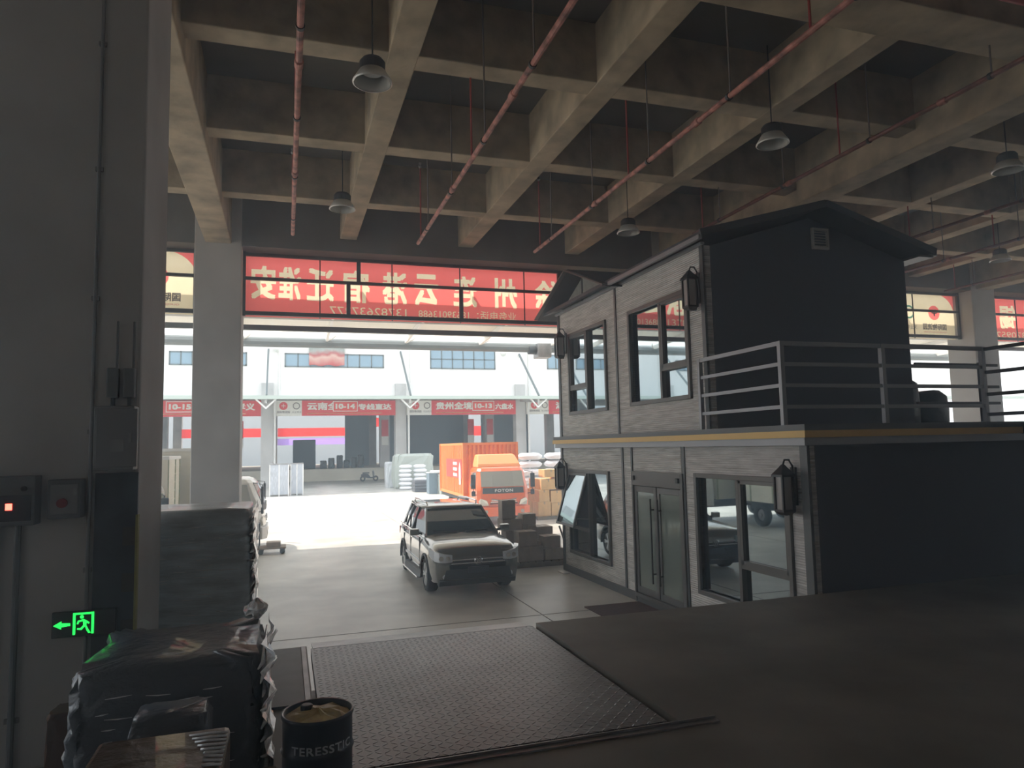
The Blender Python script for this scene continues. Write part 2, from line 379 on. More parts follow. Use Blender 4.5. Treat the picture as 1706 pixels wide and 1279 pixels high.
# ------------------------------------------------------------------ banners over the openings
YB = 17.32
def logo_panel(root, xr, w, z0, h):
    """cream sheet with a red corner and the printed marks, seen from its back; xr is its larger x (its left seen from outside)"""
    ring = [(disc(w*0.36, h*0.60, h*0.155))]
    # red quarter-round corner at the outer top (towards larger x)
    arc = [(0, h)] + [(w*0.36*math.sin(a), h*0.58+h*0.42*math.cos(a)) for a in []]
    corner = [(0, h), (0, h*0.55)] + [(w*0.30*(1-math.cos(a)), h*0.55+h*0.45*math.sin(a)) for a in [PI/2*i/8 for i in range(1, 9)]]
    name_me = text_mesh('国际物流园', w*0.40, h*0.14, 0.03)
    for v in name_me.vertices: v.co = (v.co.x+w*0.14, v.co.y+h*0.20, 0)
    sub_me = text_mesh('GUOJIWULIUYUAN', w*0.38, h*0.035, 0.0)
    for v in sub_me.vertices: v.co = (v.co.x+w*0.15, v.co.y+h*0.13, 0)
    n2 = text_mesh('天业物流', w*0.24, h*0.10, 0.0)
    for v in n2.vertices: v.co = (v.co.x+w*0.64, v.co.y+h*0.20, 0)
    circ = flat([disc(w*0.34, h*0.58, h*0.16)]); crn = flat([corner])
    ringme = flat([[(w*0.76+r*math.cos(2*PI*k/24), h*0.58+r*math.sin(2*PI*k/24)) for k in range(a, b+1) for r in (h*0.15,)] +
                   [(w*0.76+h*0.11*math.cos(2*PI*k/24), h*0.58+h*0.11*math.sin(2*PI*k/24)) for k in range(b, a-1, -1)] for a, b in ((1, 11), (13, 23))])
    sheet, ls = cutout(w, h, [circ, crn, name_me, n2, ringme])
    off = wpos(root)
    p = link('logo_panel', place(sheet, '+y', xr, YB, z0, off), 'bannercream', root); p['label'] = 'cream panel with a red round emblem'
    # pale cross in the round emblem
    cr = flat([[(w*0.34-a, h*0.58-b), (w*0.34+a, h*0.58-b), (w*0.34+a, h*0.58+b), (w*0.34-a, h*0.58+b)] for a, b in ((h*0.075, h*0.02), (h*0.02, h*0.075))])
    link('emblem', place(ls[0], '+y', xr, YB, z0, off), 'banner', root)
    link('corner_stripe', place(ls[1], '+y', xr, YB, z0, off), 'banner', root)
    link('emblem_cross', place(cr, '+y', xr, YB-0.012, z0, off), 'signwhite', root)
    link('lettering', place(ls[2], '+y', xr, YB, z0, off), 'bannerdark', root)
    link('lettering', place(sub_me, '+y', xr, YB-0.01, z0, off), 'signred', root)
    link('lettering', place(ls[3], '+y', xr, YB, z0, off), 'bannerdark', root)
    link('second_emblem', place(ls[4], '+y', xr, YB, z0, off), 'bannergreen', root)
def fascia(x0, x1, wred, label, items, posts, cat='banner'):
    Z0, Z1 = 6.12, 7.58; h = Z1-Z0
    t = thing('fascia_banner', label, cat, ((x0+x1)/2, YB, Z0), group='banners over the openings')
    off = wpos(t)
    sheet, letters = cutout(wred, h, items)
    p = link('red_sheet', place(sheet, '+y', x0+wred, YB, Z0, off), 'banner', t); p['label'] = 'red translucent banner sheet'
    for me in letters: link('lettering', place(me, '+y', x0+wred, YB, Z0, off), 'bannercream', t)
    if x1-x0-wred > 0.5: logo_panel(t, x1, x1-x0-wred, Z0, h)
    y0, y1 = YB-0.22, YB-0.14
    for z, hh in ((7.54, .07), (6.98, .07), (6.17, .09)): MB().box(x0, y0, z-hh/2, x1, y1, z+hh/2).build('rail', 'darksteel', t)
    for x, up_ in posts:
        z = (6.98, 7.56) if up_ else (6.15, 6.98)
        MB().box(x-0.045, y0, z[0], x+0.045, y1, z[1]).build('post', 'darksteel', t)
    n = 6
    for i in range(1, n): MB().box(x0+(x1-x0)*i/n-0.012, YB-0.05, Z0, x0+(x1-x0)*i/n+0.012, YB-0.02, Z1).build('seam', 'darksteel', t)
    for x in (x0+0.03, x1-0.03): MB().box(x-0.03, y0, 6.1, x+0.03, y1, 7.6).build('post', 'darksteel', t)
    return t
# seen from outside each sheet reads left to right, i.e. from larger x to smaller x
WR = 7.86
def X2u(x, x0, w): return x0+w-x
x0 = -0.94
it = []
for ch, xa, xb in (('徐', 6.93, 6.22), ('州', 5.75, 5.12), ('连', 4.66, 4.02), ('云', 3.66, 3.03), ('港', 2.88, 2.24), ('宿', 1.96, 1.30), ('迁', 1.10, 0.45), ('淮', 0.35, -0.18), ('安', -0.22, -0.80)):
    it.append((ch, X2u(xa, x0, WR), 0.42, (xa-xb)*0.97, 0.80, 0.032))
it.append(('业务电话：18639013688', X2u(5.70, x0, WR), 0.115, 2.55, 0.22, 0.0))
it.append(('13782637277', X2u(2.85, x0, WR), 0.125, 1.85, 0.19, 0.0))
fascia(x0, 9.36, WR, 'long red banner with cream characters spanning the opening above the parked car', it, ((1.67, 1), (1.43, 0), (4.2, 0), (6.85, 1)))
fascia(-12.22, -1.92, WR, 'banner with a cream emblem panel seen between the two nearest columns', [], ((-5, 0),))
fascia(10.34, 20.64, WR, 'banner with cream emblem panel seen beside the dark gable of the cabin', [], ((17.6, 1), (15, 0)))
fascia(21.62, 31.92, WR, 'red banner with cream characters at the picture edge past the pale column', [('无', 5.0, .42, .75, .8, .03), ('锡', 6.1, .42, .75, .8, .03), ('环', 7.0, .42, .75, .8, .03), ('13637095288', 5.1, .12, 2.4, .2, .0)], ((24.5, 0),))

# ------------------------------------------------------------------ canopy over the openings, outside
cn = thing('canopy', 'pale sheet metal loading canopy outside below the long red banner', 'canopy', (9, 20, 6.6)); cn['kind'] = 'structure'
M_['trimdark'] = mat('canopy_steel_grey', (.17, .19, .20), .5)
YE = 26.0                                     # outer edge of the canopy
MB().add([(-13, 17.75, 7.45), (33, 17.75, 7.45), (33, YE-.9, 7.05), (-13, YE-.9, 7.05), (-13, 17.75, 7.49), (33, 17.75, 7.49), (33, YE-.9, 7.09), (-13, YE-.9, 7.09)],
         [(0, 1, 2, 3), (7, 6, 5, 4), (0, 4, 5, 1), (1, 5, 6, 2), (2, 6, 7, 3), (3, 7, 4, 0)]).build('roof_sheet', mat('canopy_sheet', (0.84, 0.82, 0.74), 0.6), cn)
MB().add([(-13, YE-.9, 7.07), (33, YE-.9, 7.07), (33, YE, 7.02), (-13, YE, 7.02)], [(0, 1, 2, 3)]).build('skylight_strip', translucent('fibreglass', (0.9, 0.92, 0.9), 0.85), cn)
MB().tube([(-13, YE, 6.80), (33, YE, 6.80)], 0.17, 10).build('edge_pipe', 'trimdark', cn)
MB().box(-13, 18.0, 5.93, 33, 18.12, 6.05).build('purlin', 'trimdark', cn)
for y, z in ((20.0, 7.30), (22.5, 7.16)): MB().box(-13, y, z-0.16, 33, y+0.08, z).build('purlin', 'white', cn)
for i in range(16):
    x = -12.7+2.82*i
    MB().bar((x, 17.6, 7.35), (x, YE, 6.92), 0.08, 0.16).build('rafter', 'white', cn)
    MB().bar((x, YE, 6.85), (x+0.3, YE-.5, 7.02), 0.05).build('bracket', 'white', cn)
# drum motor bracket at the end of the edge pipe near the cabin
sb = thing('shutter_motor', 'grey motor bracket at the end of the canopy pipe beside the cabin', 'motor', (8.35, 25.9, 6.4))
MB().box(9.3, 25.6, 6.4, 9.85, 26.2, 6.95).build('housing', 'steel', sb, bevel=0.02)
MB().lathe([(0.16, 9.0), (0.16, 9.3)], (0, 25.9, 6.7), 'x').build('shaft', 'darksteel', sb)

# ------------------------------------------------------------------ sprinkler pipes
M_['brownpipe'] = mat('brown_pipe', (.17, .065, .05), .6, vary=(6, .5))
def sprinkler(x, y1, z, label, y0=-6.5, m='pipe', zt=8.75):
    t = thing('sprinkler_pipe', label, 'pipe', (x, (y0+y1)/2, z), group='sprinkler pipes under the ceiling')
    MB().tube([(x, y0, z), (x, y1, z)], 0.032, 10).build('pipe', m, t)
    ys = [y for y in [y1-0.9-1.85*i for i in range(12)] if y > y0]
    for i, y in enumerate(ys):
        MB().tube([(x+0.02, y, z), (x+0.02, y, zt)], 0.011, 6).build('hanger_rod', 'rod', t)
        MB().lathe([(0.042, y-0.02), (0.042, y+0.02)], (x, 0, z), 'y', 12).build('clamp', 'darksteel', t)
        if i % 2 == 0:
            yy = y+0.55
            MB().tube([(x-0.01, yy, z), (x-0.01, yy, z+1.3)], 0.013, 6).build('riser', 'redpipe', t)
            MB().lathe([(0.012, z+1.3), (0.035, z+1.33), (0.02, z+1.37), (0.03, z+1.40)], (x-0.01, yy, 0), 'z', 10).build('sprinkler_head', 'steel', t)
    for y in [y1-2.9*i for i in range(1, 7)]:
        if y > y0: MB().lathe([(0.034, y-0.06), (0.045, y-0.05), (0.045, y+0.05), (0.034, y+0.06)], (x, 0, z), 'y', 12).build('coupling', 'pipe', t)
sprinkler(0.11, 12.8, 6.8, 'flaking pink pipe hung nearest the big column, straight over the tread plate')
sprinkler(2.34, 12.85, 6.8, 'flaking pink pipe second from the big column, passing over the car')
sprinkler(4.66, 12.9, 6.8, 'pipe third from the big column, red near the camera and flaking further on')
sprinkler(7.95, 12.4, 7.25, 'thin dark pipe running just above the dark cabin gable roof', m='brownpipe')
sprinkler(12.6, 15.5, 7.2, 'dark red pipe just past the cabin ridge along the beam', m='brownpipe')
sprinkler(15.0, 15.5, 7.2, 'dark red pipe over the cream emblem panel', m='brownpipe')
sprinkler(18.2, 15.5, 7.2, 'dark red pipe furthest towards the picture edge', m='brownpipe')
cp = thing('supply_main', 'thick red water main crossing the ceiling in the upper corner', 'pipe', (11, 4.9, 7.4))
MB().tube([(-6, 4.95, 7.45), (32, 4.95, 7.45)], 0.07, 12).build('pipe', 'redpipe', cp)
for x in (5.6, 8.3, 11.2, 14): MB().tube([(x, 4.95, 7.4), (x, 4.95, 8.75)], 0.012, 6).build('hanger_rod', 'rod', cp)

# ------------------------------------------------------------------ high-bay lamps
def lamp_proto(label):
    t = thing('high_bay_lamp', label, 'lamp', (0.95, 8.05, 7.25), group='high-bay lamps under the ceiling')
    p = t.location
    def A(m): 
        m.v = [(v[0]+p.x, v[1]+p.y, v[2]+p.z) for v in m.v]; return m
    A(MB().lathe([(0.215, 0.0), (0.232, 0.006), (0.228, 0.024), (0.15, 0.15), (0.14, 0.15), (0.212, 0.026), (0.205, 0.01)], n=32, caps=False)).build('reflector', 'lampmetal', t, smooth=True)
    A(MB().lathe([(0.135, 0.14), (0.15, 0.15), (0.15, 0.25), (0.12, 0.29), (0.05, 0.31)], n=24)).build('housing', 'lampdark', t)
    A(MB().lathe([(0.12, 0.130), (0.12, 0.138)], n=24)).build('diffuser', 'white', t)
    A(MB().tube([(0, 0, 0.31), (0, 0, 1.5)], 0.009, 8)).build('stem', 'darksteel', t)
    return t
L0 = lamp_proto('aluminium bell lamp nearest the camera, above the two pink pipes')
for (x, y, z), lb in zip(((0.95, 12.62, 7.25), (6.68, 8.28, 7.25), (6.62, 12.7, 7.25), (11.1, 8.15, 7.25), (16.65, 12.6, 7.25)),
      ('small aluminium bell lamp hanging above the red banner next to the flaking pipe', 'aluminium bell lamp hanging above the roof of the dark cabin', 'bell lamp hanging low over the far end of the cabin roof', 'bell lamp at the picture edge near the red pipes', 'bell lamp in the distance beyond the dark gable roof')):
    dup(L0, (x, y, z), label=lb)

# ================================================================== THE TWO-STOREY CABIN
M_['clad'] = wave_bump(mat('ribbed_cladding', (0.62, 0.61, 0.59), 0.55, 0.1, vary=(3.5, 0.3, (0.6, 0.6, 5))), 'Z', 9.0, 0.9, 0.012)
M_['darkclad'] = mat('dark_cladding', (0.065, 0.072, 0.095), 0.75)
M_['trimgrey'] = mat('dark_grey_trim', (0.10, 0.105, 0.11), 0.45, 0.3)
M_['frame'] = mat('window_frame_bronze', (0.12, 0.115, 0.11), 0.45, 0.4)
M_['ochre'] = mat('ochre_strip', (0.78, 0.53, 0.20), 0.6)
M_['roofdark'] = mat('roof_sheet_dark', (0.055, 0.058, 0.066), 0.6, 0.2)
M_['railgrey'] = mat('railing_grey', (0.30, 0.31, 0.33), 0.45, 0.4)
M_['mirror'] = mat('reflective_pane', (0.44, 0.52, 0.56), 0.02, 1.0)
M_['frost'] = mat('frosted_green_pane', (0.23, 0.27, 0.24), 0.16, 0.35, coat=0.4)
M_['lanternglass'] = mat('lantern_glass', (0.42, 0.40, 0.38), 0.25)

XF = 6.48                                     # plane of the long front
cab = thing('site_cabin', 'dark two-storey prefabricated cabin with grey ribbed cladding and gable roof', 'cabin', (XF, 12, 0))
def wallx(name, m, x, y0, y1, z0, z1, holes=(), th=0.12):
    """wall in a plane of constant x with rectangular holes (y0,y1,z0,z1)"""
    mb = MB(); ys = sorted({y0, y1, *[h[0] for h in holes], *[h[1] for h in holes]}); zs = sorted({z0, z1, *[h[2] for h in holes], *[h[3] for h in holes]})
    for a, b in zip(ys, ys[1:]):
        for c, d in zip(zs, zs[1:]):
            if any(h[0] <= (a+b)/2 <= h[1] and h[2] <= (c+d)/2 <= h[3] for h in holes): continue
            mb.box(x, a, c, x+th, b, d)
    return mb.build(name, m, cab)
wl = (13.72, 15.80, 0.55, 2.36); wr = (8.12, 10.30, 0.62, 2.42); dr = (10.80, 12.55, 0.16, 2.42)
ul = (13.66, 15.62, 3.78, 5.56); ur = (10.42, 12.47, 3.80, 5.53)
wallx('lower_wall', 'clad', XF, 7.70, 16.32, 0.16, 3.0, (wl, wr, dr))
wallx('upper_wall', 'clad', XF, 9.85, 16.32, 3.2, 6.20, (ul, ur))
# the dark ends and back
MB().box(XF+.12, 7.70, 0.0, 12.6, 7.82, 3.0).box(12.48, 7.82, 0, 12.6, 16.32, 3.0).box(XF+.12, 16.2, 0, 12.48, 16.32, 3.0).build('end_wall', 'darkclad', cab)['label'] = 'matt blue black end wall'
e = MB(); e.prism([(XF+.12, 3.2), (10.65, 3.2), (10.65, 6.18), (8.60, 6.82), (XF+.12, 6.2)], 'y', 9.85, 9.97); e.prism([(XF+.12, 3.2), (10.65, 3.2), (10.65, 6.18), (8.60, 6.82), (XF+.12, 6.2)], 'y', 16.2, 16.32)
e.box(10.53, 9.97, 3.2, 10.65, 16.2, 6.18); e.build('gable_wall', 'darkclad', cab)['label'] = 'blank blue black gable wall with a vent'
# base plinth, corner posts and battens
MB().box(XF-.03, 7.70, 0.0, XF+.12, 16.36, 0.16).build('plinth', 'trimgrey', cab)
for y, w in ((16.30, .06), (7.74, .07)): MB().box(XF-.025, y-w, 0.16, XF+.02, y+w, 3.0).build('corner_post', 'trimgrey', cab)
for y, w in ((16.30, .06), (9.90, .05)): MB().box(XF-.025, y-w, 3.2, XF+.02, y+w, 6.2).build('corner_post', 'trimgrey', cab)
for y, w, z0, z1 in ((13.02, .035, .16, 3.0), (12.62, .03, .16, 3.0), (10.72, .045, .16, 3.0), (13.12, .035, 3.2, 6.2)): MB().box(XF-.022, y-w, z0, XF+.01, y+w, z1).build('batten', 'trimgrey', cab)
# terrace slab with an ochre strip
MB().box(XF-.18, 7.50, 3.12, 12.75, 16.42, 3.20).build('terrace_slab', 'trimgrey', cab)
MB().box(XF-.20, 7.48, 3.03, 12.75, 16.43, 3.12).build('ochre_strip', 'ochre', cab)
MB().box(XF-.15, 7.55, 2.93, 12.7, 16.40, 3.03).build('gutter', 'railgrey', cab)
# roof of the main part: two slopes with a gable overhang, fascia boards
def slope(mb, p, th):      # p: four corners, thickened downwards
    return mb.add(list(p)+[(a, b, c-th) for a, b, c in p], [(0, 1, 2, 3), (7, 6, 5, 4), (0, 4, 5, 1), (1, 5, 6, 2), (2, 6, 7, 3), (3, 7, 4, 0)])
r = MB(); slope(r, [(6.18, 9.45, 6.30), (8.62, 9.45, 6.98), (8.62, 16.6, 6.98), (6.18, 16.6, 6.30)], .07); slope(r, [(10.92, 9.45, 6.30), (8.60, 9.45, 6.98), (8.60, 16.6, 6.98), (10.92, 16.6, 6.30)], .07)
r.build('roof', 'roofdark', cab)
MB().box(10.62, 9.5, 6.17, 10.95, 16.5, 6.21).build('soffit', 'trimgrey', cab)
MB().box(10.90, 9.45, 6.19, 10.98, 16.6, 6.27).build('eaves_gutter', 'railgrey', cab)
MB().box(6.14, 9.45, 6.17, 6.20, 12.75, 6.24).box(6.40, 9.8, 6.20, 6.47, 16.35, 6.24).build('eaves_gutter', 'railgrey', cab)
MB().bar((6.16, 9.43, 6.26), (8.61, 9.43, 6.94), .03, .12).bar((10.94, 9.43, 6.26), (8.61, 9.43, 6.94), .03, .12).build('bargeboard', 'roofdark', cab)
# cross gable over the far half of the front
c = MB(); YA, YC, YB_ = 12.78, 14.80, 16.85
slope(c, [(6.12, YA, 6.22), (6.12, YC, 7.0), (8.6, YC, 7.0), (8.6, YA, 6.22)], .06); slope(c, [(6.12, YB_, 6.22), (6.12, YC, 7.0), (8.6, YC, 7.0), (8.6, YB_, 6.22)], .06)
c.build('cross_gable_roof', 'roofdark', cab)
MB().prism([(13.13, 6.2), (16.3, 6.2), (YC, 6.83)], 'x', XF+.01, XF+.1).build('cross_gable_wall', mat('gable_green_grey', (0.24, 0.28, 0.26), 0.7, vary=(6, .25)), cab)
MB().bar((6.10, YA, 6.19), (6.10, YC, 6.97), .03, .13, (1, 0, 0)).bar((6.10, YB_, 6.19), (6.10, YC, 6.97), .03, .13, (1, 0, 0)).build('bargeboard', 'frame', cab)
MB().box(XF-.02, YC-.02, 6.22, XF+.01, YC+.02, 6.8).build('gable_batten', 'trimgrey', cab)
# windows
def window(y0, y1, z0, z1, split, low, awning=False):
    """outer frame, mullion at y=split; the 'low' side has a low transom: 'far' or 'near'"""
    f = MB(); w = 0.075; X0, X1 = XF-.05, XF+.06
    f.box(X0, y0-w, z0-w, X1, y0, z1+w).box(X0, y1, z0-w, X1, y1+w, z1+w).box(X0, y0, z0-w, X1, y1, z0).box(X0, y0, z1, X1, y1, z1+w)
    f.box(X0+.015, split-.035, z0, X1, split+.035, z1)
    fr = f.build('window', 'frame', cab, bevel=0.008)
    a, b = (split+.035, y1) if low == 'far' else (y0, split-.035)
    a2, b2 = (y0, split-.035) if low == 'far' else (split+.035, y1)
    zt = z0+(z1-z0)*0.30
    gx = XF+.05
    MB().box(gx, a2, z0, gx+.012, b2, z1).build('pane', 'mirror', fr)
    MB().box(X0+.02, a, zt-.035, X1, b, zt+.035).build('transom', 'frame', fr)
    MB().box(gx, a, z0, gx+.012, b, zt-.03).build('pane', 'mirror', fr)
    if not awning:
        s = MB(); q = .055
        s.box(X0+.02, a, zt+.03, X1-.01, a+q, z1).box(X0+.02, b-q, zt+.03, X1-.01, b, z1).box(X0+.02, a, z1-q, X1-.01, b, z1).box(X0+.02, a, zt+.03, X1-.01, b, zt+.03+q)
        s.build('sash', 'frame', fr)
        MB().box(gx-.03, a+q, zt+.03+q, gx-.02, b-q, z1-q).build('pane', 'mirror', fr)
    else:                                   # top-hung sash pushed open
        L = z1-zt-.04; an = math.radians(17); top = Vector((XF-.03, 0, z1-.01)); dn = Vector((-math.sin(an), 0, -math.cos(an)))
        nn = Vector((math.cos(an), 0, -math.sin(an)))
        def P(y, d, o): p = top+dn*d+nn*o; return (p.x, y, p.z)
        def slab(mb, ya, yb, d0, d1, o0, o1):
            return mb.add([P(y, d, o) for y in (ya, yb) for d in (d0, d1) for o in (o0, o1)], [(0, 1, 3, 2), (4, 6, 7, 5), (0, 4, 5, 1), (2, 3, 7, 6), (0, 2, 6, 4), (1, 5, 7, 3)])
        s = MB(); q = .055
        for ya, yb, d0, d1 in ((a, a+q, 0, L), (b-q, b, 0, L), (a+q, b-q, 0, q), (a+q, b-q, L-q, L)): slab(s, ya, yb, d0, d1, -.025, .025)
        s.build('sash', 'frame', fr)
        slab(MB(), a+q, b-q, q, L-q, -.006, .006).build('pane', 'mirror', fr)
        MB().bar((XF, a+.04, zt+.25), P(a+.04, L-.2, 0), .02).build('stay', 'steel', fr)
        MB().box(gx+.1, a, zt, gx+.11, b, z1).build('pane', 'darkclad', fr)
    return fr
window(*wl, 14.72, 'far', True); window(*wr, 9.22, 'near'); window(*ul, 14.62, 'far'); window(*ur, 11.32, 'near')
# entrance door: frame, two leaves with long handles
f = MB(); a, b, z0, z1 = dr
f.box(XF-.05, a-.07, 0, XF+.07, a, z1+.05).box(XF-.05, b, 0, XF+.07, b+.05, z1+.05).box(XF-.05, a, z1-.22, XF+.07, b, z1+.05).box(XF-.06, a, 0.10, XF+.1, b, 0.17)
df = f.build('door_frame', 'frame', cab, bevel=.008)
mid = (a+b)/2
for y0, y1, hy in ((a, mid, mid-.13), (mid, b, mid+.13)):
    lf = MB().box(XF-.02, y0+.015, .18, XF+.03, y0+.10, z1-.23).box(XF-.02, y1-.10, .18, XF+.03, y1-.015, z1-.23).box(XF-.02, y0+.1, .18, XF+.03, y1-.1, .30).box(XF-.02, y0+.1, z1-.34, XF+.03, y1-.1, z1-.23).build('door', 'frame', cab, bevel=.006)
    MB().box(XF, y0+.1, .30, XF+.012, y1-.1, z1-.34).build('pane', 'frost', lf)
    h = MB(); h.tube([(XF-.085, hy, .45), (XF-.085, hy, 1.98)], .018, 10)
    for z in (.62, 1.78): h.tube([(XF-.085, hy, z), (XF-.015, hy, z)], .013, 8)
    h.build('handle', 'black', lf)
for y in (a+.06, b-.06): MB().box(XF-.085, y-.045, z1-.12, XF-.045, y+.045, z1-.03).build('hinge_block', 'black', cab, bevel=.01)
MB().box(XF-.01, a, z1+.06, XF+.0, b, 3.0).build('door_head_panel', 'clad', cab)
# gable vent
v = MB().box(8.63, 9.80, 6.27, 8.97, 9.85, 6.31).box(8.63, 9.80, 6.60, 8.97, 9.85, 6.64).box(8.63, 9.80, 6.31, 8.66, 9.85, 6.60).box(8.94, 9.80, 6.31, 8.97, 9.85, 6.60)
for i in range(6): v.add([(8.66, 9.80, 6.31+.048*i), (8.94, 9.80, 6.31+.048*i), (8.94, 9.84, 6.345+.048*i), (8.66, 9.84, 6.345+.048*i)], [(0, 1, 2, 3)])
v.build('vent', mat('vent_grey', (.42, .42, .40), .6), cab)
# terrace railing
ra = MB(); 
RX, RY, RZ = 6.38, 7.98, 3.2
rail = MB()
for z in (3.45, 3.74, 4.03): rail.box(RX-.015, RY, z-.03, RX+.015, 9.85, z+.03)
MB().box(RX-.025, RY-.02, 4.28, RX+.025, 9.95, 4.34).build('top_rail', 'railgrey', cab)
for z in (3.45, 3.74, 4.03): MB().box(RX-.015, RY, z-.025, RX+.015, 9.95, z+.025).build('rail', 'railgrey', cab)
MB().box(RX, RY-.025, 4.28, 10.0, RY+.025, 4.34).build('top_rail', 'railgrey', cab)
for z in (3.45, 3.74, 4.03): MB().box(RX, RY-.015, z-.025, 10.0, RY+.015, z+.025).build('rail', 'railgrey', cab)
for x, y in ((RX, RY), (RX, 9.95), (8.10, RY), (10.0, RY)): MB().box(x-.032, y-.032, 3.2, x+.032, y+.032, 4.34).build('rail_post', 'railgrey', cab)
# outside stair landing towards the dock, at the picture edge
MB().box(10.05, 4.4, 3.02, 12.6, 7.5, 3.18).build('stair_landing', 'darksteel', cab)
for z in (3.32, 3.62, 3.95, 4.30): MB().bar((10.03, RY, z), (10.03, 4.4, z), .05).build('rail', 'darksteel', cab)
for z in (3.60, 3.9, 4.30): MB().box(10.65, 9.75, z-.025, 12.6, 9.80, z+.025).build('rail', 'darksteel', cab)
MB().box(12.15, 9.74, 3.2, 12.21, 9.81, 4.35).build('rail_post', 'darksteel', cab)
MB().bar((10.6, 6.9, 3.15), (12.4, 6.9, 4.6), .07).build('stair_stringer', 'darksteel', cab)
for x in (10.15, 12.5): MB().box(x-.06, 4.5, ZD, x+.06, 4.62, 3.02).build('landing_post', 'darksteel', cab)

# wall lanterns
def lantern(x, y, z, label, first=[None]):
    if first[0] is not None:
        return dup(first[0], (x, y, z), label=label)
    t = thing('wall_lantern', label, 'lantern', (x, y, z), group='lanterns on the cabin front')
    def B(mb, n, m, **k): return mb.build(n, m, t, world=False, **k)
    w = .082
    B(MB().loft([[(sx*w*k, sy*w*k, zz) for sx, sy in ((-1, -1), (1, -1), (1, 1), (-1, 1))] for k, zz in ((1.35, .50), (1.3, .53), (.5, .62), (.2, .66))]), 'cap', 'black')
    B(MB().loft([[(sx*w*k, sy*w*k, zz) for sx, sy in ((-1, -1), (1, -1), (1, 1), (-1, 1))] for k, zz in ((.6, .0), (1.15, .04), (1.15, .07))]), 'base', 'black')
    B(MB().box(-w*.82, -w*.82, .07, w*.82, w*.82, .50), 'glass', 'lanternglass')
    for sx in (-1, 1):
        for sy in (-1, 1): B(MB().box(sx*w-.014, sy*w-.014, .06, sx*w+.014, sy*w+.014, .52), 'bar', 'black')
    B(MB().tube([(0, 0, .65), (.03, 0, .72), (.10, 0, .72), (.15, 0, .64), (.17, 0, .5)], .014, 8), 'hook', 'black')
    B(MB().box(.15, -.05, .12, .18, .05, .62), 'back_plate', 'black')
    B(MB().tube([(.16, 0, .2), (.10, 0, .0), (.0, 0, .0)], .012, 8), 'bracket', 'black')
    first[0] = t; return t
lantern(6.30, 10.02, 5.15, 'black lantern high on the cabin corner beside the upper window nearest the railing')
lantern(6.30, 15.85, 5.08, 'small black lantern at the far upper corner of the cabin front')
lantern(6.30, 16.05, 1.95, 'small black lantern at the far lower corner above the awning window')
lantern(6.30, 7.96, 2.02, 'black lantern on the near lower corner of the cabin by the wide window')
# door mat
dm = MB().box(5.30, 11.2, 0.001, 6.42, 12.45, 0.018).build('door_mat', mat('mat_maroon', (.085, .04, .04), .95, vary=(30, .3)), bevel=.004)
tag(dm, 'dark maroon door mat lying in front of the glass cabin door', 'mat')
st = MB().box(6.20, 15.75, 0.0, 6.36, 16.1, 0.03).build('paper_scrap', 'white'); tag(st, 'white strip of paper on the ground at the cabin corner', 'paper')
# wrapped bales on the terrace
M_['blackwrap'] = mat('black_wrap', (.02, .021, .024), .45, bump=(7, .6))
for (x0, y0, x1, y1, z1, lb) in ((10.95, 10.6, 11.75, 11.5, 4.15, 'black wrapped bale on the terrace next to the gable wall'), (11.80, 10.6, 12.45, 11.4, 3.9, 'lower black bale beside the first one on the terrace')):
    cx, cy = (x0+x1)/2, (y0+y1)/2; hx, hy = (x1-x0)/2, (y1-y0)/2
    rings = []
    for k, zz in ((.85, 3.21), (1, 3.3), (1.02, (3.2+z1)/2), (.96, z1-.1), (.7, z1)):
        rings.append([(cx+hx*k*(abs(math.cos(q))**.5)*math.copysign(1, math.cos(q)), cy+hy*k*(abs(math.sin(q))**.5)*math.copysign(1, math.sin(q)), zz+.02*math.sin(3*q)*(zz > 3.25)) for q in [2*PI*i/20 for i in range(20)]])
    tag(MB().loft(rings).build('wrapped_bale', 'blackwrap', smooth=True), lb, 'bale', 'wrapped bales on the terrace')

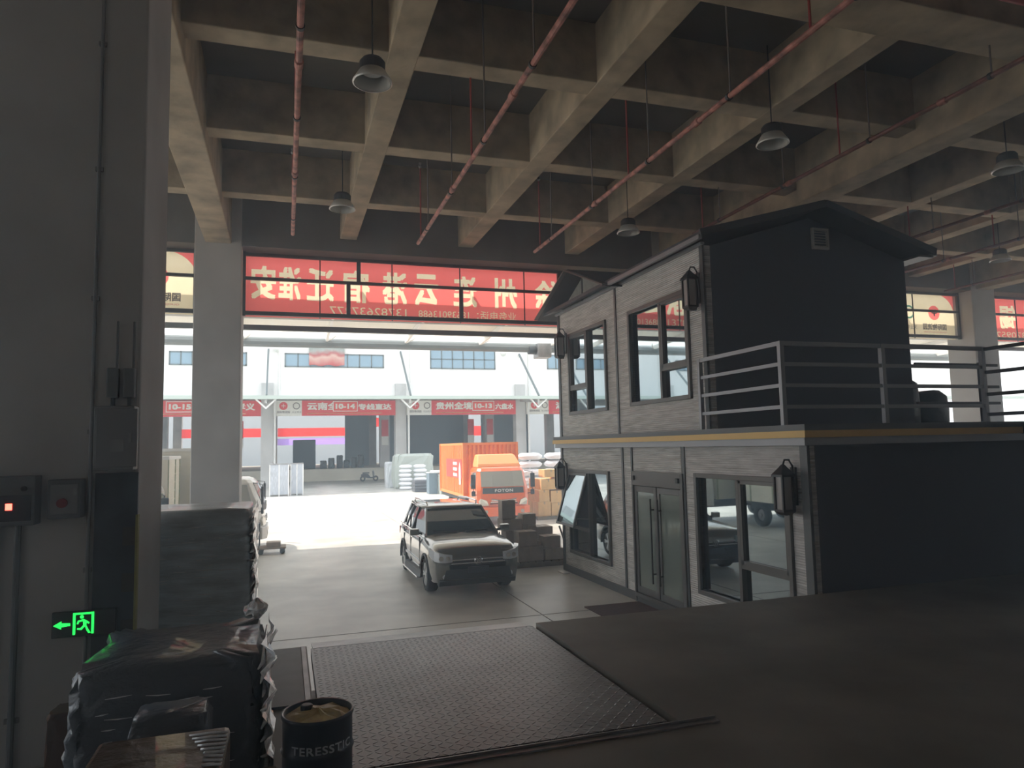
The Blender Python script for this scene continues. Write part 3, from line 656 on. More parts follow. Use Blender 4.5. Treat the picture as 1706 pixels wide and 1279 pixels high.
# ================================================================== VEHICLES
def suv():
    paint = mat('car_paint_grey', (0.25, 0.25, 0.235), 0.22, 0.7, coat=1.0)
    trim = mat('car_black_trim', (0.035, 0.04, 0.045), 0.5)
    glass = mat('car_glass', (0.03, 0.045, 0.052), 0.03, 0.0, spec=1.0, coat=1.0)
    chrome = mat('chrome', (0.75, 0.76, 0.77), 0.12, 1.0)
    lampm = mat('headlamp', (0.66, 0.70, 0.74), 0.3, 0.1, coat=1.0)
    t = thing('suv', 'dark grey five-door suv parked facing the dock beside the cabin', 'car', (3.75, 16.55, 0))
    def B(mb, n, m, par=None, **k): return mb.build(n, m, par or t, world=False, **k)
    # lower body: lofted along its length (front is -y)
    def ring(y, hw, zb, zt, cr):
        half = [(0, zb), (hw*.80, zb), (hw*.95, zb+.07), (hw*.995, zb+.25), (hw, (zb+zt)/2+.05), (hw*.985, zt-.16), (hw*.945, zt-.05), (hw*.86, zt), (hw*.5, zt+cr*.75), (0, zt+cr)]
        return [(x, y, z) for x, z in half] + [(-x, y, z) for x, z in half[-2:0:-1]]
    st = [(-2.34, .60, .40, .70, .00), (-2.33, .74, .32, .84, .01), (-2.26, .86, .24, .93, .025), (-2.08, .915, .22, .985, .04), (-1.7, .925, .22, 1.03, .05), (-1.3, .925, .22, 1.065, .05), (-.95, .925, .22, 1.09, .04),
          (-.5, .925, .22, 1.09, .02), (.4, .925, .22, 1.10, .02), (1.3, .925, .22, 1.12, .02), (1.9, .92, .24, 1.13, .02), (2.2, .89, .28, 1.12, .02), (2.31, .82, .36, 1.06, .01), (2.34, .70, .44, .92, .0)]
    body = B(MB().loft([ring(*s) for s in st]), 'body', paint, smooth=True)
    # wheel wells cut out of the body
    cm = MB()
    for y in (-1.42, 1.39):
        for s in (-1, 1): cm.lathe([(.385, s*.62), (.385, s*1.2)], (0, y, .36), 'x', 28)
    co = link('cutter', cm.mesh('cutter'), trim); co.location = t.location
    bpy.context.view_layer.update()
    md = body.modifiers.new('b', 'BOOLEAN'); md.object = co; md.operation = 'DIFFERENCE'; md.solver = 'EXACT'
    dg = bpy.context.evaluated_depsgraph_get(); me = bpy.data.meshes.new_from_object(body.evaluated_get(dg))
    body.modifiers.clear(); body.data = me; me.materials.clear(); me.materials.append(paint)
    for p in me.polygons: p.use_smooth = True
    try: me.set_sharp_from_angle(angle=math.radians(40))
    except Exception: pass
    bpy.data.objects.remove(co)
    # greenhouse
    zb = 1.09
    def gr(z, yf, yr, hf, hr, hm): return [(-hf, yf, z), (-hf*.55, yf-.05, z), (hf*.55, yf-.05, z), (hf, yf, z), (hm, (yf+yr)/2, z), (hr, yr, z), (0, yr+.03, z), (-hr, yr, z), (-hm, (yf+yr)/2, z)]
    low = gr(zb-.04, -.97, 2.17, .80, .76, .87); mid = gr(1.36, -.60, 2.02, .73, .70, .79); top = gr(1.615, -.20, 1.80, .635, .60, .665)
    B(MB().loft([low, mid, top]), 'windows', glass)['label'] = 'dark tinted glass all round'
    # roof panel
    def rr(k, z): return [(x*k, .8+(y-.8)*k, z) for x, y, _ in gr(0, -.25, 1.93, .665, .63, .70)]
    B(MB().loft([rr(1.0, 1.605), rr(1.0, 1.635), rr(.90, 1.672), rr(.55, 1.69)]), 'roof', paint, smooth=True)
    # pillars
    def pil(a, b, w, n='pillar', m=paint):
        for s in (-1, 1): B(MB().bar((s*a[0], a[1], a[2]), (s*b[0], b[1], b[2]), w, .035, (s, 0, .4)), n, m)
    pil((.815, -.99, 1.07), (.65, -.19, 1.625), .075); pil((.775, 2.18, 1.08), (.615, 1.83, 1.62), .17)
    pil((.885, .36, 1.07), (.675, .42, 1.62), .07, m=trim); pil((.875, 1.25, 1.07), (.66, 1.18, 1.62), .07, m=trim)
    for s in (-1, 1):
        B(MB().tube([(s*.58, -.02, 1.665), (s*.60, .05, 1.735), (s*.595, .9, 1.755), (s*.57, 1.65, 1.735), (s*.56, 1.76, 1.67)], .02, 8), 'roof_rail', chrome)
        B(MB().bar((s*.90, -.9, 1.115), (s*.885, 2.05, 1.13), .025, .02), 'window_trim', chrome)
        m = B(MB().loft([[(s*(.93+.13*i+.0), -.82+dy*.9, 1.17+dz) for dy, dz in ((-.07, -.06), (.05, -.07), (.05, .08), (-.07, .06))] for i in (0, .4, 1, 1.6)]), 'mirror', paint, bevel=.02)
        B(MB().box(s*.95, -.775, 1.11, s*1.13, -.765, 1.24), 'mirror_glass', chrome, m)
        B(MB().bar((s*.86, -.80, 1.12), (s*.95, -.81, 1.15), .05), 'mirror_arm', trim, m)
        for y in (-.02, .98): B(MB().bar((s*.935, y, .97), (s*.935, y+.2, .975), .02, .025), 'door_handle', chrome)
        for y0, y1 in ((-.82, -.815), (.33, .335), (1.28, 1.285)): B(MB().box(s*.90, y0, .38, s*.93, y0+.012, 1.06), 'door_seam', trim)
        B(MB().box(s*.88, -.98, .22, s*.945, .98, .33), 'sill_cladding', trim, bevel=.01)
        B(MB().box(s*.90, -.95, .20, s*1.02, .95, .235), 'side_step', chrome, bevel=.01)
        B(MB().bar((s*.935, -.95, .52), (s*.935, .95, .55), .015, .05), 'side_moulding', chrome)
        # wheel arch cladding
        for y in (-1.42, 1.39):
            ar = []
            for k in range(15):
                a = PI*k/14*1.1-PI*.05; ar.append((a,))
            vs = []
            rings = []
            for (a,) in ar:
                c_, s_ = math.cos(a), math.sin(a)
                rings.append([(s*xo, y+r*c_, .36+r*s_) for xo, r in ((.87, .385), (.945, .385), (.945, .43), (.87, .44))])
            B(MB().loft(rings), 'wheel_arch', trim)
    # wheels
    rimm = mat('alloy', (.70, .71, .72), .35, .6)
    for y in (-1.42, 1.39):
        for s in (-1, 1):
            w = B(MB().lathe([(.24, .64), (.33, .645), (.352, .67), (.355, .76), (.352, .84), (.33, .875), (.25, .88), (.235, .86), (.235, .66)], (0, y, .355), 'x', 32, caps=False), 'wheel', 'rubber', smooth=True)
            if s < 0: w.data.transform(Matrix.Scale(-1, 4, Vector((1, 0, 0)))); w.data.flip_normals()
            rim = MB().lathe([(.237, .80), (.237, .87), (.225, .875), (.215, .80)], (0, y, .355), 'x', 32, caps=False)
            for k in range(5):
                for o in (-.16, .16):
                    a = 2*PI*k/5+o*.9; b = 2*PI*k/5+o*.5
                    rim.bar((.855, y+.06*math.cos(b), .355+.06*math.sin(b)), (.86, y+.225*math.cos(a), .355+.225*math.sin(a)), .035, .03, (1, 0, 0))
            rim.lathe([(.07, .82), (.07, .865), (.03, .87)], (0, y, .355), 'x', 16)
            rim.v = [(s*p[0], p[1], p[2]) for p in rim.v]
            B(rim, 'rim', rimm, w)
            bd = MB().lathe([(.2, .72), (.2, .76)], (0, y, .355), 'x', 24); bd.v = [(s*p[0], p[1], p[2]) for p in bd.v]
            B(bd, 'brake_disc', 'darksteel', w); w.location.x += s*.04
    # front
    B(MB().loft([[(-.55, -2.345+o, .63), (.55, -2.345+o, .63), (.60, -2.31+o, .79), (-.60, -2.31+o, .79)] for o in (-.012, .1)]), 'grille', trim, bevel=.01)
    for z in (.675, .745): B(MB().box(-.56, -2.365, z-.012, .56, -2.34, z+.012), 'grille_bar', chrome)
    B(MB().lathe([(.072, -2.385), (.085, -2.375), (.072, -2.365)], (0, 0, .715), 'y', 24, caps=False).bar((-.05, -2.378, .755), (-.015, -2.378, .66), .012).bar((.05, -2.378, .755), (.015, -2.378, .66), .012).bar((-.015, -2.378, .70), (.0, -2.378, .755), .01).bar((.015, -2.378, .70), (0, -2.378, .755), .01), 'badge', chrome)
    for s in (-1, 1):
        lampst = ((.54, -2.372, .71, .85), (.68, -2.372, .70, .87), (.80, -2.335, .71, .90), (.885, -2.262, .73, .93), (.955, -2.07, .82, .96))
        B(MB().loft([[(s*x, y, a), (s*x, y+.012, b), (s*(x-.05), y+.14, b), (s*(x-.05), y+.14, a)] for x, y, a, b in lampst]), 'headlight', lampm)
        for q in (0, 1): B(MB().lathe([(.045, -2.386+.03*q), (.05, -2.372+.03*q), (.02, -2.38+.03*q)], (s*(.63+.13*q), 0, .785), 'y', 14), 'headlight_bulb', chrome)
        B(MB().lathe([(.05, -2.34), (.055, -2.30)], (s*.68, 0, .42), 'y', 16), 'fog_light', lampm)
    B(MB().loft([[(-.72, -2.34+o, .36), (.72, -2.34+o, .36), (.66, -2.36+o, .56), (-.66, -2.36+o, .56)] for o in (0, .1)]), 'lower_intake', trim, bevel=.01)
    B(MB().loft([[(-.80, -2.27+o, .235), (.80, -2.27+o, .235), (.80, -2.33+o, .34), (-.80, -2.33+o, .34)] for o in (-.02, .2)]), 'front_skid', trim, bevel=.01)
    B(MB().box(-.22, -2.385, .48, .22, -2.365, .60), 'number_plate', mat('plate_slate', (.045, .055, .075), .4))
    for s in (-1, 1): B(MB().tube([(s*.05, -1.02, 1.115), (s*.1, -.92, 1.14), (s*.62, -.88, 1.17)], .012, 6), 'wiper', trim)
    B(MB().box(-.10, -.33, 1.50, .10, -.30, 1.56), 'rear_view_mirror', trim)
    for s in (-1, 1): B(MB().box(s*.62, 2.22, .80, s*.88, 2.33, 1.0), 'tail_light', mat('tail_red', (.35, .01, .01), .2), bevel=.02)
    return t
suv()

def truck(name, label, loc, rotz, cabcol, boxm, deck, boxdims, corrug, lower, deflector, brand, cabname='cab'):
    """light truck; front is -y; origin on the ground under the front bumper"""
    t = thing(name, label, 'truck', loc, rotz)
    def B(mb, n, m, par=None, **k): return mb.build(n, m, par or t, world=False, **k)
    gl = mat('truck_glass', (.34, .34, .30), .06, 0, spec=.9, coat=1)
    hw = 1.03
    def sec(z, yf, yb, w, cr): return [(-w, yb, z), (-w, yf+.16, z), (-w*.86, yf+.03, z), (-w*.4, yf-cr, z), (w*.4, yf-cr, z), (w*.86, yf+.03, z), (w, yf+.16, z), (w, yb, z)]
    cabm = mat(name+'_cab_paint', cabcol, .3, coat=.6)
    cab_ = B(MB().loft([sec(.62, .03, 1.6, hw, .03), sec(.95, .0, 1.6, hw, .04), sec(1.32, .0, 1.6, hw, .05), sec(1.42, .03, 1.6, hw*.99, .05), sec(2.05, .27, 1.58, hw*.92, .05), sec(2.16, .36, 1.55, hw*.88, .04), sec(2.20, .45, 1.5, hw*.8, .02)]), 'cab', cabm, bevel=.02)
    def fr(z0, z1, inset, off): # panel on the raked front between heights
        def Y(z): return .03+(z-1.42)*.24/.63 if z > 1.42 else 0
        return [(-hw*.86+inset, Y(z0)+.03-off, z0), (-hw*.4, Y(z0)-.05-off, z0), (hw*.4, Y(z0)-.05-off, z0), (hw*.86-inset, Y(z0)+.03-off, z0), (hw*.84-inset, Y(z1)+.03-off, z1), (hw*.4, Y(z1)-.05-off, z1), (-hw*.4, Y(z1)-.05-off, z1), (-hw*.84+inset, Y(z1)+.03-off, z1)]
    def panel(z0, z1, inset, off, n, m):
        a = fr(z0, z1, inset, off); b = [(x, y+.05, z) for x, y, z in a]
        vs = a+b; mb = MB().add(vs, [(0, 1, 6, 7), (1, 2, 5, 6), (2, 3, 4, 5)] + [(i, (i+1) % 8, (i+1) % 8+8, i+8) for i in range(8)])
        return B(mb, n, m)
    panel(1.46, 2.04, .03, .015, 'windscreen', gl)
    panel(1.20, 1.42, .06, .02, 'grille_band', mat('grille_charcoal', (.045, .05, .055), .5))
    if brand:
        me = text_mesh(brand, .72, .11, .03, 1.15)
        for v in me.vertices: v.co = (v.co.x-.36, -.095, v.co.y+1.26)
        link('lettering', me, mat('lettering_silver', (.85, .86, .86), .3, .2), t)
    for i, z in enumerate((.80, .86, .92)):
        B(MB().box(-.55+.03*i, -.06, z, .55-.03*i, .0, z+.03), 'grille_slat', 'white' if i else 'darksteel')
    B(MB().tube([(-.5, -.07, 1.0), (0, -.09, .90), (.5, -.07, 1.0)], .02, 6), 'grille_chrome', 'steel')
    bp = B(MB().loft([[(-1.06, .30, z), (-1.06, .02, z), (-.8, -.12, z), (.8, -.12, z), (1.06, .02, z), (1.06, .30, z)] for z in (.34, .40, .66, .70)]), 'bumper', mat(name+'_bumper', lower, .4), bevel=.02)
    for s in (-1, 1):
        B(MB().loft([[(s*.60, -.06+o, .76), (s*.92, .01+o, .74), (s*.97, .06+o, .92), (s*.90, .02+o, 1.02), (s*.68, -.05+o, .94)] for o in (-.02, .05)]), 'headlight', mat('truck_lamp', (.75, .74, .68), .15, .2))
        B(MB().lathe([(.07, -.13), (.075, -.10)], (s*.72, 0, .52), 'y', 14), 'fog_light', 'lanternglass')
        B(MB().box(s*1.10, -.02, 1.40, s*1.28, .06, 1.95), 'mirror', 'black', bevel=.03)
        B(MB().box(s*1.10, -.02, 1.12, s*1.26, .06, 1.32), 'lower_mirror', 'black', bevel=.03)
        B(MB().tube([(s*.93, .3, 2.05), (s*1.18, .02, 2.0), (s*1.18, .02, 1.2), (s*1.0, .2, 1.15)], .018, 6), 'mirror_arm', 'black')
        B(MB().add([(s*(hw+.005), .34, 1.45), (s*(hw+.005), 1.3, 1.45), (s*(hw*.93+.008), 1.3, 2.0), (s*(hw*.93+.008), .48, 2.0)], [(0, 1, 2, 3)]), 'side_window', gl)
        B(MB().box(s*.99, .32, .66, s*(hw+.008), .335, 1.44), 'door_seam', 'black')
    if deflector:
        B(MB().loft([[(-.88, .55, 2.20), (.88, .55, 2.20), (.88, 1.45, 2.20), (-.88, 1.45, 2.20)], [(-.86, .62, 2.32), (.86, .62, 2.32), (.86, 1.5, 2.32), (-.86, 1.5, 2.32)], [(-.76, 1.02, 2.66), (.76, 1.02, 2.66), (.78, 1.5, 2.66), (-.78, 1.5, 2.66)], [(-.70, 1.12, 2.70), (.70, 1.12, 2.70), (.74, 1.5, 2.70), (-.74, 1.5, 2.70)]]), 'wind_deflector', mat('deflector_orange', (.88, .36, .12), .4), bevel=.03)
    # chassis and wheels
    x0, x1, y0, y1, z0, z1 = boxdims
    B(MB().box(-.42, .6, .52, -.30, y1-.1, .74).box(.30, .6, .52, .42, y1-.1, .74), 'chassis', 'darksteel')
    for y in (.75, y1-1.3):
        for s in (-1, 1):
            w = B(MB().lathe([(.22, s*.74), (.37, s*.74), (.40, s*.77), (.40, s*.93), (.37, s*.96), (.24, s*.96), (.20, s*.90), (.20, s*.76)], (0, y, .40), 'x', 26, caps=False), 'wheel', 'rubber', smooth=True)
            B(MB().lathe([(.21, s*.86), (.20, s*.90), (.08, s*.92), (.08, s*.96)], (0, y, .40), 'x', 20), 'hub', 'steel', w)
    B(MB().box(x0+.05, y0, .78, x1-.05, y1, z0), 'deck', 'darksteel')
    # cargo body, corrugated or flat
    mb = MB()
    if corrug:
        def zig(a, b, n):
            pts = []
            for i in range(n):
                u = a+(b-a)*i/n; d = (b-a)/n
                pts += [(u, 0), (u+d*.35, 0), (u+d*.5, 1), (u+d*.85, 1)]
            return pts
        dep = .08
        lp = [(x0+(.0 if k == 0 else dep), u) for u, k in zig(y0, y1, 18)]
        rp = [(x1-(.0 if k == 0 else dep), u) for u, k in reversed(zig(y0, y1, 18))]
        fp = [(u, y0+(.0 if k == 0 else dep)) for u, k in reversed(zig(x0+.06, x1-.06, 12))]
        poly = lp + [(x0, y1), (x1, y1)] + rp + [(x1, y0)] + fp + [(x0, y0)]
        mb.prism(poly, 'z', z0+.1, z1-.08)
        cg = B(mb, 'container', boxm)
        for zz in ((z0, z0+.12), (z1-.1, z1)): B(MB().box(x0-.01, y0-.01, zz[0], x1+.01, y1+.01, zz[1]), 'container_rail', boxm, cg)
        for x in (x0, x1):
            for y in (y0, y1): B(MB().box(x-.04, y-.04, z0, x+.04, y+.04, z1), 'corner_post', boxm, cg)
        for yy in (y0+2.0, y0+2.15): B(MB().box(x0-.015, yy, z0, x0+.02, yy+.05, z1), 'door_bar', boxm, cg)
        # painted patch with white marks
        B(MB().box(x0-.014, y0+.35, z0+.75, x0-.008, y1-1.6, z0+1.55), 'side_emblem', mat('patch_red', (.72, .07, .05), .5), cg)
        for yy in (y0+.75,):
            B(MB().add([(x0-.02, yy-.18, z0+.5), (x0-.02, yy+.18, z0+.5), (x0-.02, yy+.18, z0+1.15), (x0-.02, yy, z0+1.45), (x0-.02, yy-.18, z0+1.15)], [(0, 1, 2, 3, 4)]), 'emblem_mark', 'white', cg)
        for k in range(3): B(MB().box(x0-.02, y0+1.35, z0+.82+.24*k, x0-.015, y0+2.2, z0+.95+.24*k), 'emblem_mark', 'white', cg)
    else:
        cg = B(mb.box(x0, y0, z0, x1, y1, z1), 'cargo_box', boxm, bevel=.02)
        for k in range(1, 9): B(MB().box(x0-.012, y0+.1, z0+(z1-z0)*k/9-.015, x1+.012, y1-.1, z0+(z1-z0)*k/9+.015), 'side_rib', boxm, cg)
        for yy in (y0+.02, y1-.9, y1-.06): B(MB().box(x0-.02, yy, z0, x1+.02, yy+.06, z1), 'side_post', mat('post_green', (.32, .36, .22), .5), cg)
        B(MB().box(x0-.03, y0-.02, z1-.06, x1+.03, y1+.02, z1+.03), 'top_rail', 'white', cg)
    return t
truck('container_truck', 'orange light truck carrying a ribbed orange container, facing the dock', (8.05, 26.5, 0), math.radians(-2),
      (.86, .16, .03), mat('container_orange', (.86, .27, .055), .5, vary=(3, .12)), None, (-1.14, 1.14, 1.95, 7.4, .95, 3.18), True, (.85, .17, .05), True, 'FOTON')
truck('white_truck', 'white light truck standing crosswise behind the column of the opening', (-.62, 24.3, 0), math.radians(90),
      (.80, .80, .78), 'cream', None, (-.98, .98, 1.75, 6.2, .85, 3.12), False, (.7, .7, .68), False, None)
truck('delivery_truck', 'white truck mostly hidden behind the exit sign column, its black mirror showing', (-3.92, 18.9, 0), 0,
      (.80, .80, .78), 'cream', None, (-1.0, 1.0, 1.75, 3.9, .85, 2.9), False, (.7, .7, .68), False, None)

# ================================================================== OPPOSITE WAREHOUSE
YO = 63.4
GX = [-1.43+11.28*k for k in range(-4, 7)]
wh = thing('warehouse', 'long white warehouse across the yard with open loading bays and small upper windows', 'warehouse', (9.85, YO, 0))
WX0, WX1 = -60, 80
MB().box(WX0, YO+.3, 7.4, WX1, YO+.7, 25).build('wall', 'offwhite', wh)  # unseen upper part made tall to throw its shadow across the yard
MB().box(WX0, YO-1.4, 25, WX1, 102, 25.6).build('roof', 'white', wh)  # unseen; height and overhang shaped for the shadow on the yard
MB().box(WX0, YO+.7, 8.8, WX1, 98, 9.0).build('bay_ceiling', 'slab', wh)
MB().box(WX0, 72.4, 0, WX1, 98, 1.16).build('dock', mat('dock_face', (.62, .58, .48), .8, vary=(.4, .2)), wh)
for x in GX:
    for y, z in ((YO+.5, 0), (74.7, 1.16), (85.9, 1.16), (97.2, 1.16)): MB().box(x-.49, y-.49, z, x+.49, y+.49, 8.8).build('column', 'column', wh)
for x in GX[1:9]:
    MB().tube([(x+.62, YO-.4, .1), (x+.62, YO-.4, 7.4)], .1, 8).build('downpipe', 'white', wh)
    MB().tube([(x+.95, YO+.2, 7.6), (x+.95, YO+.2, 15)], .09, 8).build('downpipe', 'white', wh)
    MB().bar((x+.05, YO+.3, 11.7), (x+.05, 58.4, 7.35), .14).build('tie_rod', mat('rod_grey', (.16, .19, .20), .5) if 'rod_grey' not in bpy.data.materials else bpy.data.materials['rod_grey'], wh)
    MB().bar((x-.9, 58.3, 7.2), (x, 58.6, 6.35), .12).bar((x+.9, 58.3, 7.2), (x, 58.6, 6.35), .12).build('v_bracket', 'white', wh)
    MB().bar((x, 58.4, 6.9), (x, YO, 7.3), .18, .3).build('canopy_beam', 'column', wh)
MB().add([(WX0, YO+.3, 7.55), (WX1, YO+.3, 7.55), (WX1, 58.3, 7.22), (WX0, 58.3, 7.22), (WX0, YO+.3, 7.60), (WX1, YO+.3, 7.60), (WX1, 58.3, 7.27), (WX0, 58.3, 7.27)],
         [(0, 1, 2, 3), (7, 6, 5, 4), (0, 4, 5, 1), (1, 5, 6, 2), (2, 6, 7, 3), (3, 7, 4, 0)]).build('canopy_sheet', 'green', wh)
MB().box(WX0, 58.12, 7.05, WX1, 58.32, 7.33).build('gutter', 'green', wh)
def far_window(x0, x1, z0, z1, n, rows=1):
    f = MB(); y = YO+.22
    f.box(x0, y, z0, x1, y+.1, z0+.1).box(x0, y, z1-.1, x1, y+.1, z1)
    for i in range(n+1): f.box(x0+(x1-x0-.1)*i/n, y, z0, x0+(x1-x0-.1)*i/n+.1, y+.1, z1)
    for r in range(1, rows): f.box(x0, y, z0+(z1-z0)*r/rows-.04, x1, y+.1, z0+(z1-z0)*r/rows+.04)
    w = f.build('window', mat('far_frame', (.14, .17, .18), .5) if 'far_frame' not in bpy.data.materials else bpy.data.materials['far_frame'], wh)
    MB().box(x0+.03, y+.05, z0+.03, x1-.03, y+.07, z1-.03).build('pane', 'glassdark', w)
far_window(-9.1, -3.1, 10.25, 11.4, 7); far_window(-.05, 8.4, 10.2, 11.4, 8); far_window(12.6, 18.8, 10.2, 12.0, 6, 2); far_window(24, 30, 10.3, 11.7, 7); far_window(35, 41, 10.3, 11.7, 7); far_window(-20, -14, 10.3, 11.4, 7); far_window(-31, -25, 10.3, 11.4, 7)
for x in (-.7, 19.6): MB().lathe([(.1, YO+.0), (.28, YO+.15), (.28, YO+.3)], (x, 0, 11.75), 'y', 12).build('wall_lamp', 'lampmetal', wh)
# red and grey drape hung over the upper window
n = 16; vs = []; fs = []
for i in range(n+1):
    for j in range(7): vs.append((1.95+3.0*i/n, YO+.08+.05*math.sin(i*1.7+j*.6), 10.35+1.85*j/6+.05*math.sin(i*.9)))
for i in range(n):
    for j in range(6): fs.append((i*7+j, (i+1)*7+j, (i+1)*7+j+1, i*7+j+1))
dr_m = mat('drape', (.55, .13, .11), .7); N = dr_m.node_tree.nodes; tc = N.new('ShaderNodeTexCoord'); sx = N.new('ShaderNodeSeparateXYZ'); rp = N.new('ShaderNodeValToRGB'); wv = N.new('ShaderNodeTexNoise'); ad = N.new('ShaderNodeMath')
dr_m.node_tree.links.new(tc.outputs['Object'], sx.inputs[0]); dr_m.node_tree.links.new(tc.outputs['Object'], wv.inputs['Vector']); wv.inputs['Scale'].default_value = .8
ad.operation = 'MULTIPLY_ADD'; dr_m.node_tree.links.new(wv.outputs['Fac'], ad.inputs[0]); ad.inputs[1].default_value = 1.2; dr_m.node_tree.links.new(sx.outputs['Z'], ad.inputs[2])
mr = N.new('ShaderNodeMapRange'); mr.inputs['From Min'].default_value = 10.9; mr.inputs['From Max'].default_value = 12.8; dr_m.node_tree.links.new(ad.outputs[0], mr.inputs['Value'])
dr_m.node_tree.links.new(mr.outputs[0], rp.inputs['Fac'])
e = rp.color_ramp.elements; e[0].color = (.50, .10, .10, 1); e[1].color = (.20, .26, .24, 1); q = rp.color_ramp.elements.new(.42); q.color = (.62, .42, .36, 1); q = rp.color_ramp.elements.new(.55); q.color = (.45, .12, .12, 1); q = rp.color_ramp.elements.new(.75); q.color = (.36, .38, .36, 1)
dr_m.node_tree.links.new(rp.outputs['Color'], N['Principled BSDF'].inputs['Base Color'])
tag(MB().add(vs, fs).build('hanging_cloth', dr_m, smooth=True), 'red and grey striped cloth hung over a warehouse upper window', 'cloth')
# bay signs
def bay_sign(x0, x1, xl, label, words_, num, numx):
    t = thing('bay_sign', label, 'sign', ((x0+x1)/2, YO-.05, 6.0), group='signs over the warehouse bays')
    z0, z1 = 5.97, 7.28; y = YO-.08
    if xl > x0:
        p = MB().box(x0, y, z0, xl, y+.1, z1).build('logo_panel', 'signwhite', t); p['label'] = 'pale panel with two emblems'
        MB().lathe([(.34, y-.03), (.34, y)], (x0+.8, 0, 6.82), 'y', 20).build('emblem', 'signred', t)
        MB().box(x0+.62, y-.04, 6.80, x0+.98, y-.03, 6.86).box(x0+.77, y-.04, 6.66, x0+.83, y-.03, 7.0).build('emblem_cross', 'signwhite', t)
        MB().lathe([(.22, y-.03), (.30, y-.03), (.30, y), (.22, y)], (x0+1.85, 0, 6.82), 'y', 20, caps=False).build('second_emblem', 'signink', t)
        lettering('国际物流园', 'signink', t, '-y', x0+.28, y-.012, 6.2, 1.05, .2, .02)
        lettering('天业物流', 'signink', t, '-y', x0+1.5, y-.012, 6.2, .75, .18, .0)
    MB().box(xl, y, z0, x1, y+.1, z1).build('red_panel', 'signred', t)
    for body, x, w, h in words_: lettering(body, 'signwhite', t, '-y', x, y-.012, 6.45, w, h, .04)
    MB().box(xl+.4, y-.014, 6.13, x1-1.2, y-.004, 6.22).build('subline_strip', 'bannercream', t)
    if num:
        MB().box(numx, y-.05, 6.33, numx+2.1, y-.02, 7.22).build('number_frame', 'signwhite', t)
        MB().box(numx+.06, y-.06, 6.39, numx+2.04, y-.05, 7.16).build('number_plate', mat('plate_red', (.80, .05, .03), .4) if 'plate_red' not in bpy.data.materials else bpy.data.materials['plate_red'], t)
        lettering(num, 'signwhite', t, '-y', numx+.22, y-.065, 6.55, 1.66, .45, .05)
bay_sign(-12.2, -1.93, -10.0, 'bay sign 10-15 partly behind the bare column across the yard', [('二', -7.05, .8, .6), ('孝义', -3.9, 1.5, .62)], '10-15', -9.2)
bay_sign(-.93, 9.35, 1.37, 'red bay sign 10-14 with large white characters across the yard', [('云南全', 1.8, 2.6, .68), ('专线直达', 6.1, 2.9, .55)], '10-14', 3.95)
bay_sign(10.35, 20.6, 12.6, 'red bay sign 10-13 above the orange container across the yard', [('贵州全境', 13.0, 3.4, .68), ('六盘水', 18.6, 1.8, .55)], '10-13', 16.4)
bay_sign(21.66, 31.85, 23.9, 'bay sign at the cabin corner across the yard, red end starting', [('湖', 24.6, .95, .68)], None, 28)
# things deep inside the bays
def rear_banner(x0, x1, z0, z1, y, m, label):
    return tag(MB().box(x0, y, z0, x1, y+.05, z1).build('rear_banner', m), label, 'banner', 'banners deep inside the warehouse')
rear_banner(-.9, 9.3, 4.85, 5.95, 96.6, 'banner', 'red banner hanging deep inside the warehouse under bay 10-14')
rear_banner(-.9, 9.3, 3.75, 4.6, 96.5, 'lilac', 'lilac banner hanging below the deep red one under bay 10-14')
rear_banner(-12.2, -1.95, 4.85, 5.95, 96.6, 'banner', 'red banner hanging deep inside the warehouse under bay 10-15')
rear_banner(10.4, 20.6, 6.0, 7.2, 96.6, 'banner', 'red banner hanging deep inside the warehouse under bay 10-13')
rear_banner(21.7, 31.9, 4.6, 5.95, 96.6, 'banner', 'red banner hanging deep inside the warehouse beside the cabin')
pt = MB().box(10.4, 80, 1.16, 18.0, 80.3, 8.0).build('partition', mat('partition_blue', (.17, .22, .26), .7)); tag(pt, 'dark blue partition wall inside bay 10-13', 'partition')
pt2 = MB().box(18.2, 84, 1.16, 20.6, 84.3, 8.0).build('partition', bpy.data.materials['partition_blue']); tag(pt2, 'dark partition behind the posters inside bay 10-13', 'partition')
pt2 = MB().box(-8.2, 82, 1.16, -4.9, 82.3, 8.0).build('partition', bpy.data.materials['partition_blue']); tag(pt2, 'dark partition inside bay 10-15 left of the bare column', 'partition')
pt2 = MB().box(21.8, 80, 1.16, 27.5, 80.3, 8.0).build('partition', bpy.data.materials['partition_blue']); tag(pt2, 'dark partition inside the bay at the cabin corner', 'partition')
pt2 = MB().box(6.6, 84, 1.16, 9.3, 84.3, 8.0).build('partition', bpy.data.materials['partition_blue']); tag(pt2, 'narrow dark partition inside bay 10-14', 'partition')
for x, y, lb in ((-4.2, 74.0, 'narrow poster on a column inside bay 10-15'), (19.0, 74.1, 'red poster standing inside bay 10-13 above the container'), (9.85, 74.1, 'poster strip on the column between bays 10-14 and 10-13'), (21.13, 74.1, 'poster on the warehouse column behind the white sacks')):
    q = thing('column_poster', lb, 'poster', (x, y, 3.4), group='posters inside the warehouse')
    MB().box(x-.35, y-.02, 4.3, x+.35, y+.04, 6.0).build('upper_sheet', 'signred', q); MB().box(x-.35, y-.02, 3.4, x+.35, y+.04, 4.3).build('lower_sheet', 'signwhite', q)
far = MB().box(-60, 140, 0, 110, 141, 12).build('far_building', mat('far_grey', (.46, .49, .52), .7)); tag(far, 'white building glimpsed through the warehouse bays', 'building')

